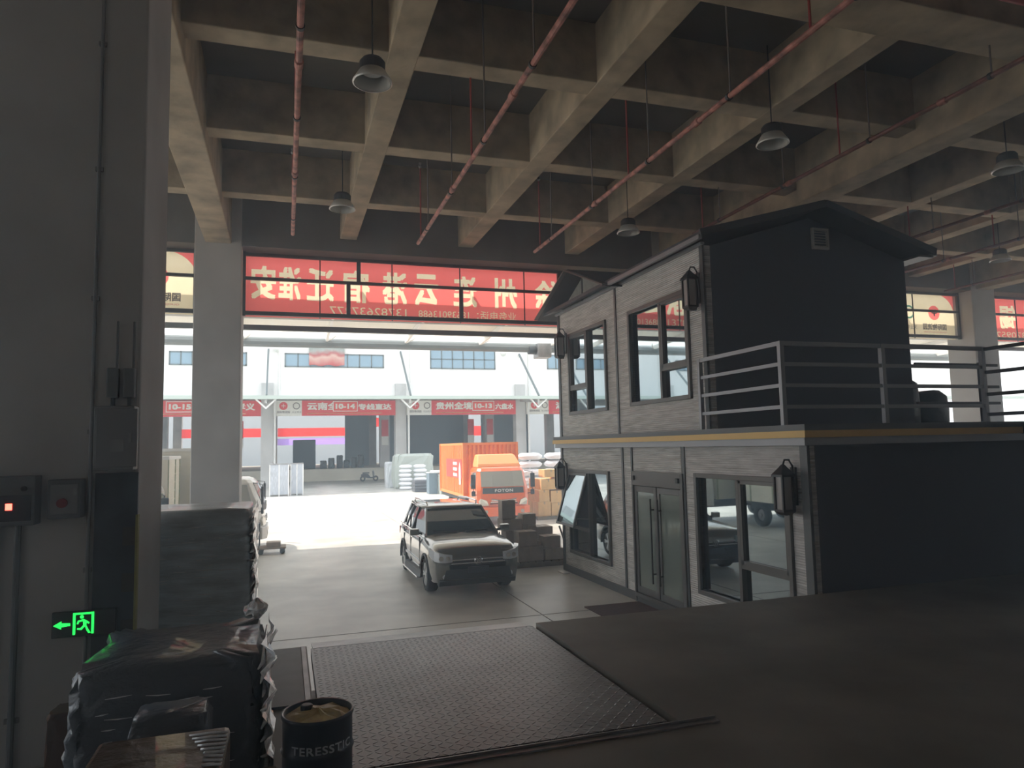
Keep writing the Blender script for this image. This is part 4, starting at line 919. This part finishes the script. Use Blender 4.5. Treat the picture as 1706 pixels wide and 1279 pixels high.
# ================================================================== GOODS IN THE YARD
M_['carton'] = mat('carton_brown', (.46, .38, .32), .75, vary=(4, .2))
M_['cartony'] = mat('carton_yellow', (.78, .52, .24), .7, vary=(4, .15))
M_['tape'] = mat('tape', (.45, .36, .27), .35)
M_['wood'] = mat('pallet_wood', (.24, .18, .12), .8, vary=(6, .3))
M_['sack'] = mat('white_sack', (.82, .83, .86), .6, bump=(5, .5))
M_['film'] = mat('clear_film_bale', (.66, .69, .72), .3, vary=(2, .2), bump=(6, .6, (1, 1, 3)))
def pallet(x0, y0, x1, y1, z0, label, h=.14):
    t = thing('pallet', label, 'pallet', ((x0+x1)/2, (y0+y1)/2, z0))
    d = MB(); n = 7
    for i in range(n): a = x0+(x1-x0)*i/n; d.box(a+.01, y0, z0+h-.025, a+(x1-x0)/n-.02, y1, z0+h)
    d.build('deck_boards', 'wood', t)
    b = MB()
    for i in range(3): yy = y0+(y1-y0-.1)*i/2; b.box(x0, yy, z0, x1, yy+.1, z0+h-.025)
    b.build('bearers', 'wood', t); return t
def carton(x0, y0, z0, x1, y1, z1, m, label, group):
    t = thing('carton', label, 'carton', ((x0+x1)/2, (y0+y1)/2, z0), group=group)
    MB().box(x0, y0, z0, x1, y1, z1).build('box', m, t, bevel=.012)
    xm = (x0+x1)/2; MB().box(xm-.03, y0-.003, z1-.10, xm+.03, y0+.05, z1+.003).box(xm-.03, y0, z1, xm+.03, y1, z1+.003).build('tape', 'tape', t)
    return t
GB = 'brown cartons stacked between the car and the cabin'
pallet(5.35, 16.95, 6.78, 18.4, 0, 'wooden pallet under the brown cartons at the cabin corner')
pl = [(5.52, 17.0, .14, 6.18, 17.5, .50, 'long brown carton lowest at the front of the stack by the cabin'), (6.22, 17.0, .14, 6.74, 17.55, .42, 'brown carton lowest, touching the cabin edge'),
 (5.36, 17.52, .14, 5.78, 18.3, .52, 'brown carton low behind the front row, by the car bonnet'), (5.82, 17.58, .14, 6.70, 18.3, .60, 'wide brown carton low at the back of the stack'),
 (5.56, 17.05, .505, 6.04, 17.48, .87, 'square brown carton in the second layer at the front'), (6.075, 17.1, .53, 6.17, 17.42, .61, 'thin brown carton wedged in the second layer'),
 (6.23, 17.08, .425, 6.68, 17.5, .72, 'brown carton in the second layer next to the cabin edge'), (5.38, 17.56, .525, 5.79, 18.0, .84, 'brown carton in the second layer next to the car mirror'),
 (5.84, 17.62, .605, 6.22, 18.15, .95, 'brown carton in the second layer at the back'), (6.25, 17.62, .605, 6.68, 18.2, .90, 'brown carton at the back of the second layer near the cabin'),
 (5.30, 17.58, .845, 5.82, 18.05, 1.14, 'brown carton in the third layer in front of the truck bumper'), (5.88, 17.68, .955, 6.24, 18.1, 1.24, 'brown carton in the third layer below the truck headlight'),
 (5.30, 17.60, 1.145, 5.66, 17.95, 1.62, 'upright brown carton topmost of the stack in front of the orange truck')]
for a in pl: carton(*a[:6], 'carton', a[6], GB)
lp = thing('plank', 'dark plank leaning on the brown cartons at the cabin edge', 'plank', (6.75, 16.85, 0)); MB().bar((6.86, 16.75, .02), (6.60, 16.95, .98), .07, .03).build('board', 'darksteel', lp)
GY = 'yellow cartons on the pallet in the sun'
pallet(9.75, 27.4, 11.6, 29.0, 0, 'dark pallet under the yellow cartons in the sun')
z = .14
for k, (x0, x1, z0, z1) in enumerate(((9.8, 10.35, .14, .72), (10.38, 11.0, .14, .66), (11.05, 11.55, .14, .7), (9.85, 10.3, .725, 1.2), (10.36, 10.9, .665, 1.15), (11.0, 11.5, .705, 1.2), (9.95, 10.6, 1.205, 1.62), (10.65, 11.3, 1.205, 1.7), (10.1, 10.7, 1.705, 2.02))):
    for j, yy in enumerate((27.45, 28.25)):
        if k == 8 and j: continue
        lb = 'topmost yellow carton of the sunlit stack behind the cabin lantern' if k == 8 else 'yellow carton in the sunlit stack beyond the cabin corner'
        carton(x0, yy, z0, x1, yy+.72, z1, 'cartony', lb, GY)
def sack_mesh():
    rings = []
    for i in range(9):
        u = -1+2*i/8; k = max(.08, (1-abs(u)**4))**.5
        rings.append([(.45*u*1.0, .30*k*math.copysign(abs(math.cos(a))**.7, math.cos(a)), .15+.15*k*math.copysign(abs(math.sin(a))**.8, math.sin(a))+.012*math.sin(5*a+i)) for a in [2*PI*q/14 for q in range(14)]])
    return MB().loft(rings).mesh('sack')
SM = sack_mesh(); SM.materials.append(M_['sack'])
for p in SM.polygons: p.use_smooth = True
def sacks(x, y, nx, nz, sx, label, group, z0=0, drop=0):
    for k in range(nz):
        for i in range(nx):
            o = link('sack', SM, 'sack'); s = sx*random.uniform(.95, 1.05)
            o.location = (x+(i-(nx-1)/2)*1.01*sx+random.uniform(-.04, .04), y+random.uniform(-.05, .05), z0+.005+k*.295*sx); o.scale = (s, s*1.2, s*.87)
            o.rotation_euler = (0, 0, random.uniform(-.06, .06))
            tag(o, label, 'sack', group)
GS = 'white sacks piled behind the yellow cartons'
sacks(12.2, 33.3, 2, 7, 1.3, 'plump white sack in the pile between truck and cabin', GS)
# piles across the yard
def bale(cx, cy, z0, hx, hy, h, m, name, label, cat, group=None, seed=0, lump=.04, tag_=True, parent=None):
    rnd = random.Random(seed); rings = []
    for k, zz in ((.93, 0), (1, .06), (1.01, .35), (1.0, .7), (.97, .93), (.86, 1.0)):
        rings.append([(cx+hx*k*math.copysign(abs(math.cos(a))**.35, math.cos(a))+rnd.uniform(-lump, lump), cy+hy*k*math.copysign(abs(math.sin(a))**.35, math.sin(a))+rnd.uniform(-lump, lump), z0+h*zz) for a in [2*PI*(q+.5)/28 for q in range(28)]])
    o = MB().loft(rings).build(name, m, parent, smooth=False)
    if tag_: tag(o, label, cat, group)
    return o
bale(8.0, 56, 0, .55, .6, 2.0, 'film', 'wrapped_bale', 'film wrapped white bale at the end of the goods across the yard', 'bale', seed=1)
sacks(8.95, 52.3, 2, 6, 1.05, 'white sack in the low pile left of the orange container', 'white sacks across the yard')
tp = bale(9.3, 54.2, 0, 1.5, .9, 2.6, mat('tarp_grey_green', (.42, .46, .42), .6), 'covered_pile', 'pile of goods under a grey green tarpaulin across the yard', 'pile', seed=2, lump=.08)
for k in range(4): tag(MB().box(8.5, 48.8, .02+.2*k, 9.7, 50.0, .2+.2*k).build('board_stack', mat('boards_dark', (.10, .11, .13), .7) if 'boards_dark' not in bpy.data.materials else bpy.data.materials['boards_dark'], bevel=.02), 'dark flat board pack stacked in front of the white sacks', 'board pack', 'dark board packs across the yard')
for (x0, x1, h, y, c, lb) in ((9.0, 9.55, 1.35, 46.3, (.16, .22, .27), 'blue grey crate first from the board packs'), (9.6, 10.1, 1.2, 45.6, (.45, .50, .46), 'pale green crate between two blue grey crates'), (10.15, 11.2, 1.35, 45.0, (.38, .46, .56), 'light blue crate closest to the orange container')):
    t = thing('crate', lb, 'crate', (x0, y, 0)); MB().box(x0, y, 0, x1, y+.9, h).build('body', mat('crate_paint', c, .6), t, bevel=.02)
    MB().box(x0-.02, y-.02, h, x1+.02, y+.92, h+.06).build('lid', 'film', t)
for k in range(3): tag(MB().box(9.05, 45.0+.05*k, 1.42, 11.3, 46.2, 1.54).build('panel_pack', 'film', bevel=.02) if k == 0 else MB().box(9.3+.1*k, 47.5, .005+.48*(k-1), 11.3, 48.4, .48+.48*(k-1)).build('panel_pack', 'film', bevel=.03), ('grey panel pack laid across the crates' if k == 0 else ('lower grey panel pack behind the crates' if k == 1 else 'upper grey panel pack behind the crates by the container')), 'panel pack')
for i, (x0, x1) in enumerate(((-.95, .25), (.40, 1.2))):
    t = thing('wire_crate', ('silver clad crate with a tall pale front beside the warehouse downpipe', 'narrower silver crate standing on the far side of the pale one')[i], 'crate', (x0, 50.5, 0), group='silver crates across the yard')
    y0 = 50.5+.5*i
    MB().box(x0, y0, .1, x1, y0+1.2, 2.1).build('body', mat('silver_sheet', (.50, .54, .60), .45, .2, vary=(6, .4, (6, 6, .5))), t, bevel=.02)
    for x in (x0, (x0+x1)/2, x1): MB().box(x-.03, y0-.02, .0, x+.03, y0+.02, 2.15).build('post', 'white', t)
    MB().box(x0-.03, y0-.03, 2.1, x1+.03, y0+1.23, 2.16).build('rim', 'steel', t)
# scooter by the dock wall
t = thing('scooter', 'small dark motor scooter parked by the pale dock wall across the yard', 'scooter', (7.6, 68.5, 0)); x, y = 7.6, 68.5
for dx in (-.6, .6): MB().lathe([(.12, y-.05), (.24, y-.06), (.26, y), (.24, y+.06), (.12, y+.05)], (x+dx, 0, .26), 'y', 20, caps=False).build('wheel', 'rubber', t)
MB().loft([[(x+a, y-w, z_) , (x+a, y+w, z_), (x+a, y+w, z_+h), (x+a, y-w, z_+h)] for a, w, z_, h in ((-.75, .08, .5, .15), (-.5, .14, .38, .35), (-.1, .14, .3, .4), (.1, .13, .28, .12), (.35, .13, .28, .12))]).build('body', 'darksteel', t)
MB().box(x-.62, y-.13, .74, x+.02, y+.13, .84).build('seat', 'black', t, bevel=.03)
MB().bar((x+.6, y, .3), (x+.38, y, 1.0), .07).build('fork', 'steel', t); MB().bar((x+.36, y-.32, 1.03), (x+.36, y+.32, 1.03), .035).build('handlebar', 'black', t)
MB().loft([[(x+.36+o, y-.2, .35), (x+.36+o, y+.2, .35), (x+.30+o, y+.15, .95), (x+.30+o, y-.15, .95)] for o in (0, .08)]).build('leg_shield', 'darksteel', t)
# goods on the opposite dock
tag(MB().box(.8, 75.6, 1.165, 3.0, 78, 4.1).build('tarp_cage', mat('cage_navy', (.03, .04, .055), .7), bevel=.05), 'dark covered cage standing on the dock inside bay 10-14', 'cage')
for i, (bx, by) in enumerate(((3.7, 74.2), (4.5, 74.4), (5.3, 74.1), (6.0, 74.5), (6.7, 74.2), (7.4, 74.4))):
    bale(bx, by, 1.17, .28, .3, .8+.25*((i*7) % 3), 'blackwrap', 'dark_bag', 'dark bag in the row on the dock of bay 10-14', 'bag', 'dark bags on the dock of bay 10-14', seed=20+i, lump=.06)
# low hand trolley on the ground at the shadow edge
tr = thing('platform_trolley', 'low flat trolley on the ground between the tall pallet load and the sunlit yard', 'trolley', (-.35, 22.5, 0))
MB().box(-.75, 22.2, .16, .05, 22.9, .2).build('deck', 'wood', tr)
for x in (-.65, -.05):
    for y in (22.3, 22.8): MB().lathe([(.075, y-.02), (.075, y+.02)], (x, 0, .075), 'y', 12).build('castor', 'rubber', tr)
MB().tube([(-.70, 22.25, .2), (-.70, 22.25, .9), (-.70, 22.85, .9), (-.70, 22.85, .2)], .018, 6).build('handle', 'darksteel', tr)
tag(MB().box(-.5, 22.35, .206, -.1, 22.75, .34).build('flat_box', 'carton', bevel=.01), 'flat brown box lying on the low trolley', 'box')

# ================================================================== THE NEAR CORNER OF THE DOCK
YF = 5.86-COLW            # front face of the big column
def cbox(name, label, cat, x0, x1, z0, z1, d, m, parts):
    t = thing(name, label, cat, ((x0+x1)/2, YF, z0))
    b = MB().box(x0, YF-d, z0, x1, YF-.004, z1).build('case', m, t, bevel=.008)
    parts(t, b, YF-d); return t
M_['boxgrey'] = mat('switch_box_grey', (.16, .165, .17), .5)
M_['boxgrey2'] = mat('switch_box_pale', (.24, .245, .25), .5)
M_['navy'] = mat('guard_navy', (.060, .072, .090), .55, vary=(5, .3), bump=(8, .2))
def p_led(t, b, y):
    MB().box(-1.75, y-.006, 2.60, -1.52, y, 2.76).build('screen', 'black', t)
    for i, x in enumerate((-1.655,)): MB().box(x, y-.012, 2.67, x+.035, y-.006, 2.71).build('red_light', emit('led_red', (1, .06, .04), 6), t)
    MB().lathe([(.016, y-.012), (.016, y)], (-1.56, 0, 2.80), 'y', 12).build('knob', 'black', t)
cbox('display_box', 'grey control box with a glowing red display on the column', 'control box', -1.80, -1.50, 2.57, 2.88, .14, 'boxgrey', p_led)
def p_sw(t, b, y):
    MB().box(-1.42, y-.006, 2.63, -1.265, y, 2.82).build('door', 'boxgrey2', t, bevel=.004)
    MB().lathe([(.03, y-.03), (.03, y-.006)], (-1.35, 0, 2.70), 'y', 14).build('switch_knob', mat('knob_red', (.25, .03, .03), .5), t); MB().box(-1.29, y-.014, 2.75, -1.27, y-.006, 2.79).build('latch', 'steel', t)
cbox('switch_box', 'small grey switch box with a dark red knob beside the lit display', 'switch box', -1.44, -1.25, 2.60, 2.85, .12, 'boxgrey', p_sw)
def p_cab(t, b, y):
    MB().box(-1.165, y-.006, 2.92, -.925, y, 3.30).build('door', 'boxgrey2', t, bevel=.004); MB().box(-.975, y-.02, 3.08, -.955, y-.006, 3.14).build('latch', 'steel', t)
    MB().box(-1.08, y-.012, 3.02, -1.0, y-.006, 3.10).build('warning_plate', 'steel', t)
cbox('meter_cabinet', 'tall grey meter cabinet at the outer edge of the column', 'cabinet', -1.18, -.945, 2.90, 3.32, .16, 'boxgrey2', p_cab)
gd = thing('column_guard', 'dark navy sheet guard covering the lower corner of the column', 'guard', (-1.05, YF, ZD))
MB().box(-1.19, YF-.03, ZD, -.935, YF-.003, 2.88).build('sheet', 'navy', gd)
MB().box(-.945, YF-.036, ZD+.05, -.930, YF+.02, 2.60).build('edge_strip', mat('edge_yellow', (.34, .32, .12), .6), gd)
for i in range(4): MB().box(-1.02, YF-.034, 1.5+.3*i, -.93, YF-.03, 1.62+.3*i).build('worn_stripe', mat('stripe_ochre', (.075, .066, .055), .7) if 'stripe_ochre' not in bpy.data.materials else bpy.data.materials['stripe_ochre'], gd)
def conduit(x, z0, z1, r, m, label):
    t = thing('conduit', label, 'conduit', (x, YF-.04, z0), group='conduits on the big column')
    MB().tube([(x, YF-r-.004, z0), (x, YF-r-.004, z1)], r, 10).build('pipe', m, t)
    for z in [z0+.3+.9*i for i in range(int((z1-z0)/.9))]: MB().box(x-r*2, YF-.02, z, x+r*2, YF-.001, z+.03).build('clip', 'steel', t)
conduit(-1.225, ZD, 8.7, .012, 'boxgrey2', 'thin pale conduit running the full height of the column')
conduit(-1.74, ZD, 2.57, .02, 'boxgrey2', 'pale conduit dropping from the display box to the floor')
conduit(-1.62, ZD, 2.57, .02, 'boxgrey', 'grey conduit dropping from the display box, second of the pair')
conduit(-1.84, ZD, 3.0, .022, mat('conduit_olive', (.12, .12, .06), .6), 'olive conduit at the outer side of the column near the display box')
for x, lb in ((-1.10, 'small junction box high above the meter cabinet, first of two'), (-1.0, 'small junction box high above the meter cabinet, next to the column edge')):
    t = thing('junction_box', lb, 'junction box', (x, YF, 3.36)); MB().box(x-.035, YF-.07, 3.38, x+.035, YF-.004, 3.58).build('case', 'boxgrey', t, bevel=.008)
    MB().tube([(x, YF-.03, 3.32), (x, YF-.03, 3.40)], .014, 8).build('gland', 'black', t); MB().tube([(x+.02, YF-.03, 3.58), (x+.02, YF-.03, 3.9)], .008, 6).build('cable', 'boxgrey', t)
# exit sign
ex = thing('exit_sign', 'emergency exit sign with green arrow and running figure on the column', 'exit sign', (-1.22, YF-.03, 1.84))
MB().box(-1.405, YF-.065, 1.845, -1.04, YF-.032, 2.005).build('panel', mat('exit_panel', (.055, .05, .055), .35), ex, bevel=.004)
GR = emit('exit_green', (.02, 1.0, .10), 1.0); ye = YF-.069
def flatpart(name, polys, m, par): # polys of (x,z)
    mb = MB()
    for p in polys: mb.prism(p, 'y', ye, ye+.003)
    return mb.build(name, m, par)
flatpart('arrow', [[(-1.395, 1.925), (-1.35, 1.95), (-1.35, 1.938), (-1.30, 1.934), (-1.30, 1.918), (-1.35, 1.914), (-1.35, 1.90)]], GR, ex)
X0 = -1.285
flatpart('door_symbol', [[(X0, 1.86), (X0+.014, 1.86), (X0+.014, 1.995), (X0, 1.995)], [(X0+.105, 1.86), (X0+.119, 1.86), (X0+.119, 1.995), (X0+.105, 1.995)], [(X0+.014, 1.983), (X0+.105, 1.983), (X0+.105, 1.995), (X0+.014, 1.995)]], GR, ex)
fx = X0+.055
flatpart('running_figure', [disc(fx-.005, 1.968, .011, 12), [(fx+.002, 1.955), (fx+.020, 1.945), (fx+.022, 1.915), (fx+.004, 1.912)], [(fx+.0, 1.953), (fx-.028, 1.945), (fx-.034, 1.925), (fx-.024, 1.924), (fx-.020, 1.937), (fx+.004, 1.942)], [(fx+.02, 1.945), (fx+.04, 1.93), (fx+.035, 1.922), (fx+.018, 1.932)],
    [(fx+.006, 1.918), (fx-.012, 1.898), (fx-.030, 1.90), (fx-.030, 1.890), (fx-.006, 1.886), (fx+.014, 1.908)], [(fx+.012, 1.914), (fx+.022, 1.912), (fx+.032, 1.890), (fx+.046, 1.866), (fx+.034, 1.864), (fx+.022, 1.884)]], GR, ex)

# wrapped loads
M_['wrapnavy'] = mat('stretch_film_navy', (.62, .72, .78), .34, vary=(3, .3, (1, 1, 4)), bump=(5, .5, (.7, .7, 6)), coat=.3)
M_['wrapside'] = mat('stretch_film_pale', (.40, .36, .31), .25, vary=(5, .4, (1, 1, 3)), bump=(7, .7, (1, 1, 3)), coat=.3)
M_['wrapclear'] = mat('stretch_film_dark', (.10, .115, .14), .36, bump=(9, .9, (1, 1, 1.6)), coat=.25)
M_['filmfold_glint'] = mat('crumpled_film_glint', (.80, .81, .83), .25, coat=.5, bump=(14, .8))  # pale film; also colours the painted glint strokes
def load(name, label, x0, x1, y0, y1, z0, z1, m, seed, lump, folds=True, taper=.97, bulge=.03):
    t = thing(name, label, 'pallet load', ((x0+x1)/2, (y0+y1)/2, z0))
    rnd = random.Random(seed); cx, cy, hx, hy = (x0+x1)/2, (y0+y1)/2, (x1-x0)/2, (y1-y0)/2
    d = MB(); n = 6
    for i in range(n): d.box(x0+(x1-x0)*i/n+.01, y0+.02, z0+.09, x0+(x1-x0)*(i+1)/n-.02, y1-.02, z0+.115)
    for i in range(3): yy = y0+.02+(y1-y0-.14)*i/2; d.box(x0+.01, yy, z0, x1-.01, yy+.1, z0+.09)
    d.build('pallet', 'wood', t)
    rings = []; H = z1-z0-.115; NZ, NA = 16, 48
    for j in range(NZ+1):
        v = j/NZ; k = (1+bulge*math.sin(PI*v))*(1-(1-taper)*v)
        if v > .96: k *= .985
        ring = []
        for q in range(NA):
            a = 2*PI*(q+.5)/NA; ca, sa = math.cos(a), math.sin(a); e = .22
            ring.append((cx+hx*k*math.copysign(abs(ca)**e, ca)+rnd.uniform(-lump, lump)*.5, cy+hy*k*math.copysign(abs(sa)**e, sa)+rnd.uniform(-lump, lump)*.5, z0+.115+H*v+rnd.uniform(-lump, lump)*.4))
        rings.append(ring)
    last = [(cx+(p[0]-cx)*.6, cy+(p[1]-cy)*.6, z1+lump*.3) for p in rings[-1]]
    rings.append(last)
    MB().loft(rings).build('wrapped_goods', m, t, smooth=True)
    if folds:
        f = MB()
        for i in range(int(H/.07)):
            zz = z0+.15+i*.07+rnd.uniform(-.01, .01); s = 1+bulge*math.sin(PI*(zz-z0)/H); o = .012
            xx, yy0 = cx+hx*s+o, cy-hy*s
            pts = [(cx+hx*s*.97+rnd.uniform(0, .02), cy-hy*s-.004, zz), (xx, yy0+.05, zz+rnd.uniform(-.02, .03)), (xx+rnd.uniform(-.01, .012), cy, zz+rnd.uniform(-.03, .03)), (xx, cy+hy*.9, zz+rnd.uniform(-.03, .03))]
            f.tube(pts, [.004, .013, .010, .006], 5)
        f.build('film_folds', 'filmfold_glint', t, smooth=True)
    return t
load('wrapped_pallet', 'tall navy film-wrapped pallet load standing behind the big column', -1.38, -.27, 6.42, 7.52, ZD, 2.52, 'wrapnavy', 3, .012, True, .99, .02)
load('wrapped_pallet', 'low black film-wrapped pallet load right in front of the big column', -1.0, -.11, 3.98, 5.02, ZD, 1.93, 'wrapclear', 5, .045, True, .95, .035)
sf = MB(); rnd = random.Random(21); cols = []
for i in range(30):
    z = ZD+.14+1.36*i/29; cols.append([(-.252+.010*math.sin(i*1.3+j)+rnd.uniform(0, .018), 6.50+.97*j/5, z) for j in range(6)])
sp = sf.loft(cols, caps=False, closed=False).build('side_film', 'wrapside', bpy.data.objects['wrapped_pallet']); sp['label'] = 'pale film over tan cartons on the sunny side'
fr_ = MB(); cols = []
for i in range(26):
    z = ZD+.14+.78*i/25; cols.append([(-.075+.025*math.sin(i*1.1+j*2)+rnd.uniform(-.02, .02), 4.0+1.0*j/5, z) for j in range(6)])
sp = fr_.loft(cols, caps=False, closed=False).build('side_film', 'filmfold_glint', bpy.data.objects['wrapped_pallet.001']); sp['label'] = 'crumpled shiny pale film along the sunny side'
def glints(root, x0, x1, y, z0, z1, n, seed):  # pale strokes imitate glints of light on the wrapping
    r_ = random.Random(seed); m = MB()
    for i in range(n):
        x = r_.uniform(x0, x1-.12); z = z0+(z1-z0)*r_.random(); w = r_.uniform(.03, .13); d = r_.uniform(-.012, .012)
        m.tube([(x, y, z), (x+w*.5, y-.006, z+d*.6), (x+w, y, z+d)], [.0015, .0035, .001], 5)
    m.build('painted_glints', 'filmfold_glint', root)['label'] = 'pale painted strokes imitating glints on the film'
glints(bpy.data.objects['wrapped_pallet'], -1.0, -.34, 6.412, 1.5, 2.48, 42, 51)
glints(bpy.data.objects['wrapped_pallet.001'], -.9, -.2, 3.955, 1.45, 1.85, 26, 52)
# crumpled tuft of film on the low load's corner
rnd = random.Random(11); tf = MB(); rings = []
for i in range(9):
    v = i/8; k = max(.05, math.sin(PI*min(1, v*.9+.1)))**.8
    rings.append([(-.165+(.062*k*rnd.uniform(.6, 1.35))*math.cos(2*PI*q/14), 4.86+(.10*k*rnd.uniform(.6, 1.35))*math.sin(2*PI*q/14), 1.962+.115*v+rnd.uniform(-.008, .012)*(i > 0)) for q in range(14)])
tf.loft(rings)
tag(tf.build('film_tuft', 'filmfold_glint'), 'crumpled pale film tuft on top of the low black load', 'film')
# small bundle and boxes at the very front
bale(-.47, 3.58, ZD, .17, .15, .83, 'wrapclear', 'wrapped_bundle', 'small dark plastic bundle squeezed in front of the low black load', 'bundle', seed=31, lump=.015)
for p_ in bpy.data.objects['wrapped_bundle'].data.polygons: p_.use_smooth = True
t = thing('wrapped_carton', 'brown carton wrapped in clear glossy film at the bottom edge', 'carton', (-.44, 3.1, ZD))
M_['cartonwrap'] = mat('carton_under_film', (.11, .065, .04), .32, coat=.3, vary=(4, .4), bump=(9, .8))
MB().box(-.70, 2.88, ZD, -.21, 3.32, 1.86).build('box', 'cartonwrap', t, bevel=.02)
ff = MB(); rnd = random.Random(4)
for i in range(9): y = 3.25-.04*i; ff.tube([(-.36+.015*i, y, 1.862), (-.28, y-.02, 1.868+rnd.uniform(0, .008)), (-.215, y-.01, 1.862)], .006, 5)
ff.build('film_folds', 'filmfold_glint', t, smooth=True)
t = thing('carton', 'low tan carton between the wrapped carton and the drum', 'carton', (-.09, 3.4, ZD)); MB().box(-.185, 3.40, ZD, -.03, 3.75, 1.50).build('box', mat('carton_tan', (.20, .16, .10), .75), t, bevel=.01)
# oil drum
t = thing('oil_drum', 'small dark blue oil drum with a tan paper covered lid at the bottom edge', 'drum', (.175, 4.05, ZD)); o = t.location
dm_ = mat('drum_blue', (.028, .038, .060), .35, coat=.3)
def D(mb, n, m, **k): return mb.build(n, m, t, world=False, **k)
D(MB().lathe([(.178, 0), (.185, .012), (.18, .03), (.18, .19), (.188, .205), (.18, .22), (.18, .39), (.188, .405), (.18, .42), (.18, .56), (.188, .575), (.184, .59), (.172, .585), (.172, .555)], n=40), 'body', dm_, smooth=True)
pap = MB(); rnd = random.Random(9); rings = []
for k in (.168, .12, .06, .008): rings.append([(k*math.cos(2*PI*i/18), k*math.sin(2*PI*i/18), .560+.03*(1-k/.17)+rnd.uniform(-.008, .014)) for i in range(18)])
D(pap.loft(rings), 'lid_paper', mat('lid_paper', (.93, .70, .33), .45, vary=(9, .3)))
D(MB().lathe([(.032, .575), (.032, .60), (.026, .604)], (-.055, .06, 0), n=16), 'cap', 'black')
# lettering follows the curve of the drum
me = text_mesh('TERESSTIC', .34, .042, .02, 1.1)
for v in me.vertices:
    a = -PI/2+(v.co.x-.17)/.182+.12; z_ = v.co.y+.425; v.co = (.1825*math.cos(a), .1825*math.sin(a), z_)
me.update(); link('lettering', me, mat('letter_grey', (.62, .65, .70), .5), t)
# brown bundle at the column foot
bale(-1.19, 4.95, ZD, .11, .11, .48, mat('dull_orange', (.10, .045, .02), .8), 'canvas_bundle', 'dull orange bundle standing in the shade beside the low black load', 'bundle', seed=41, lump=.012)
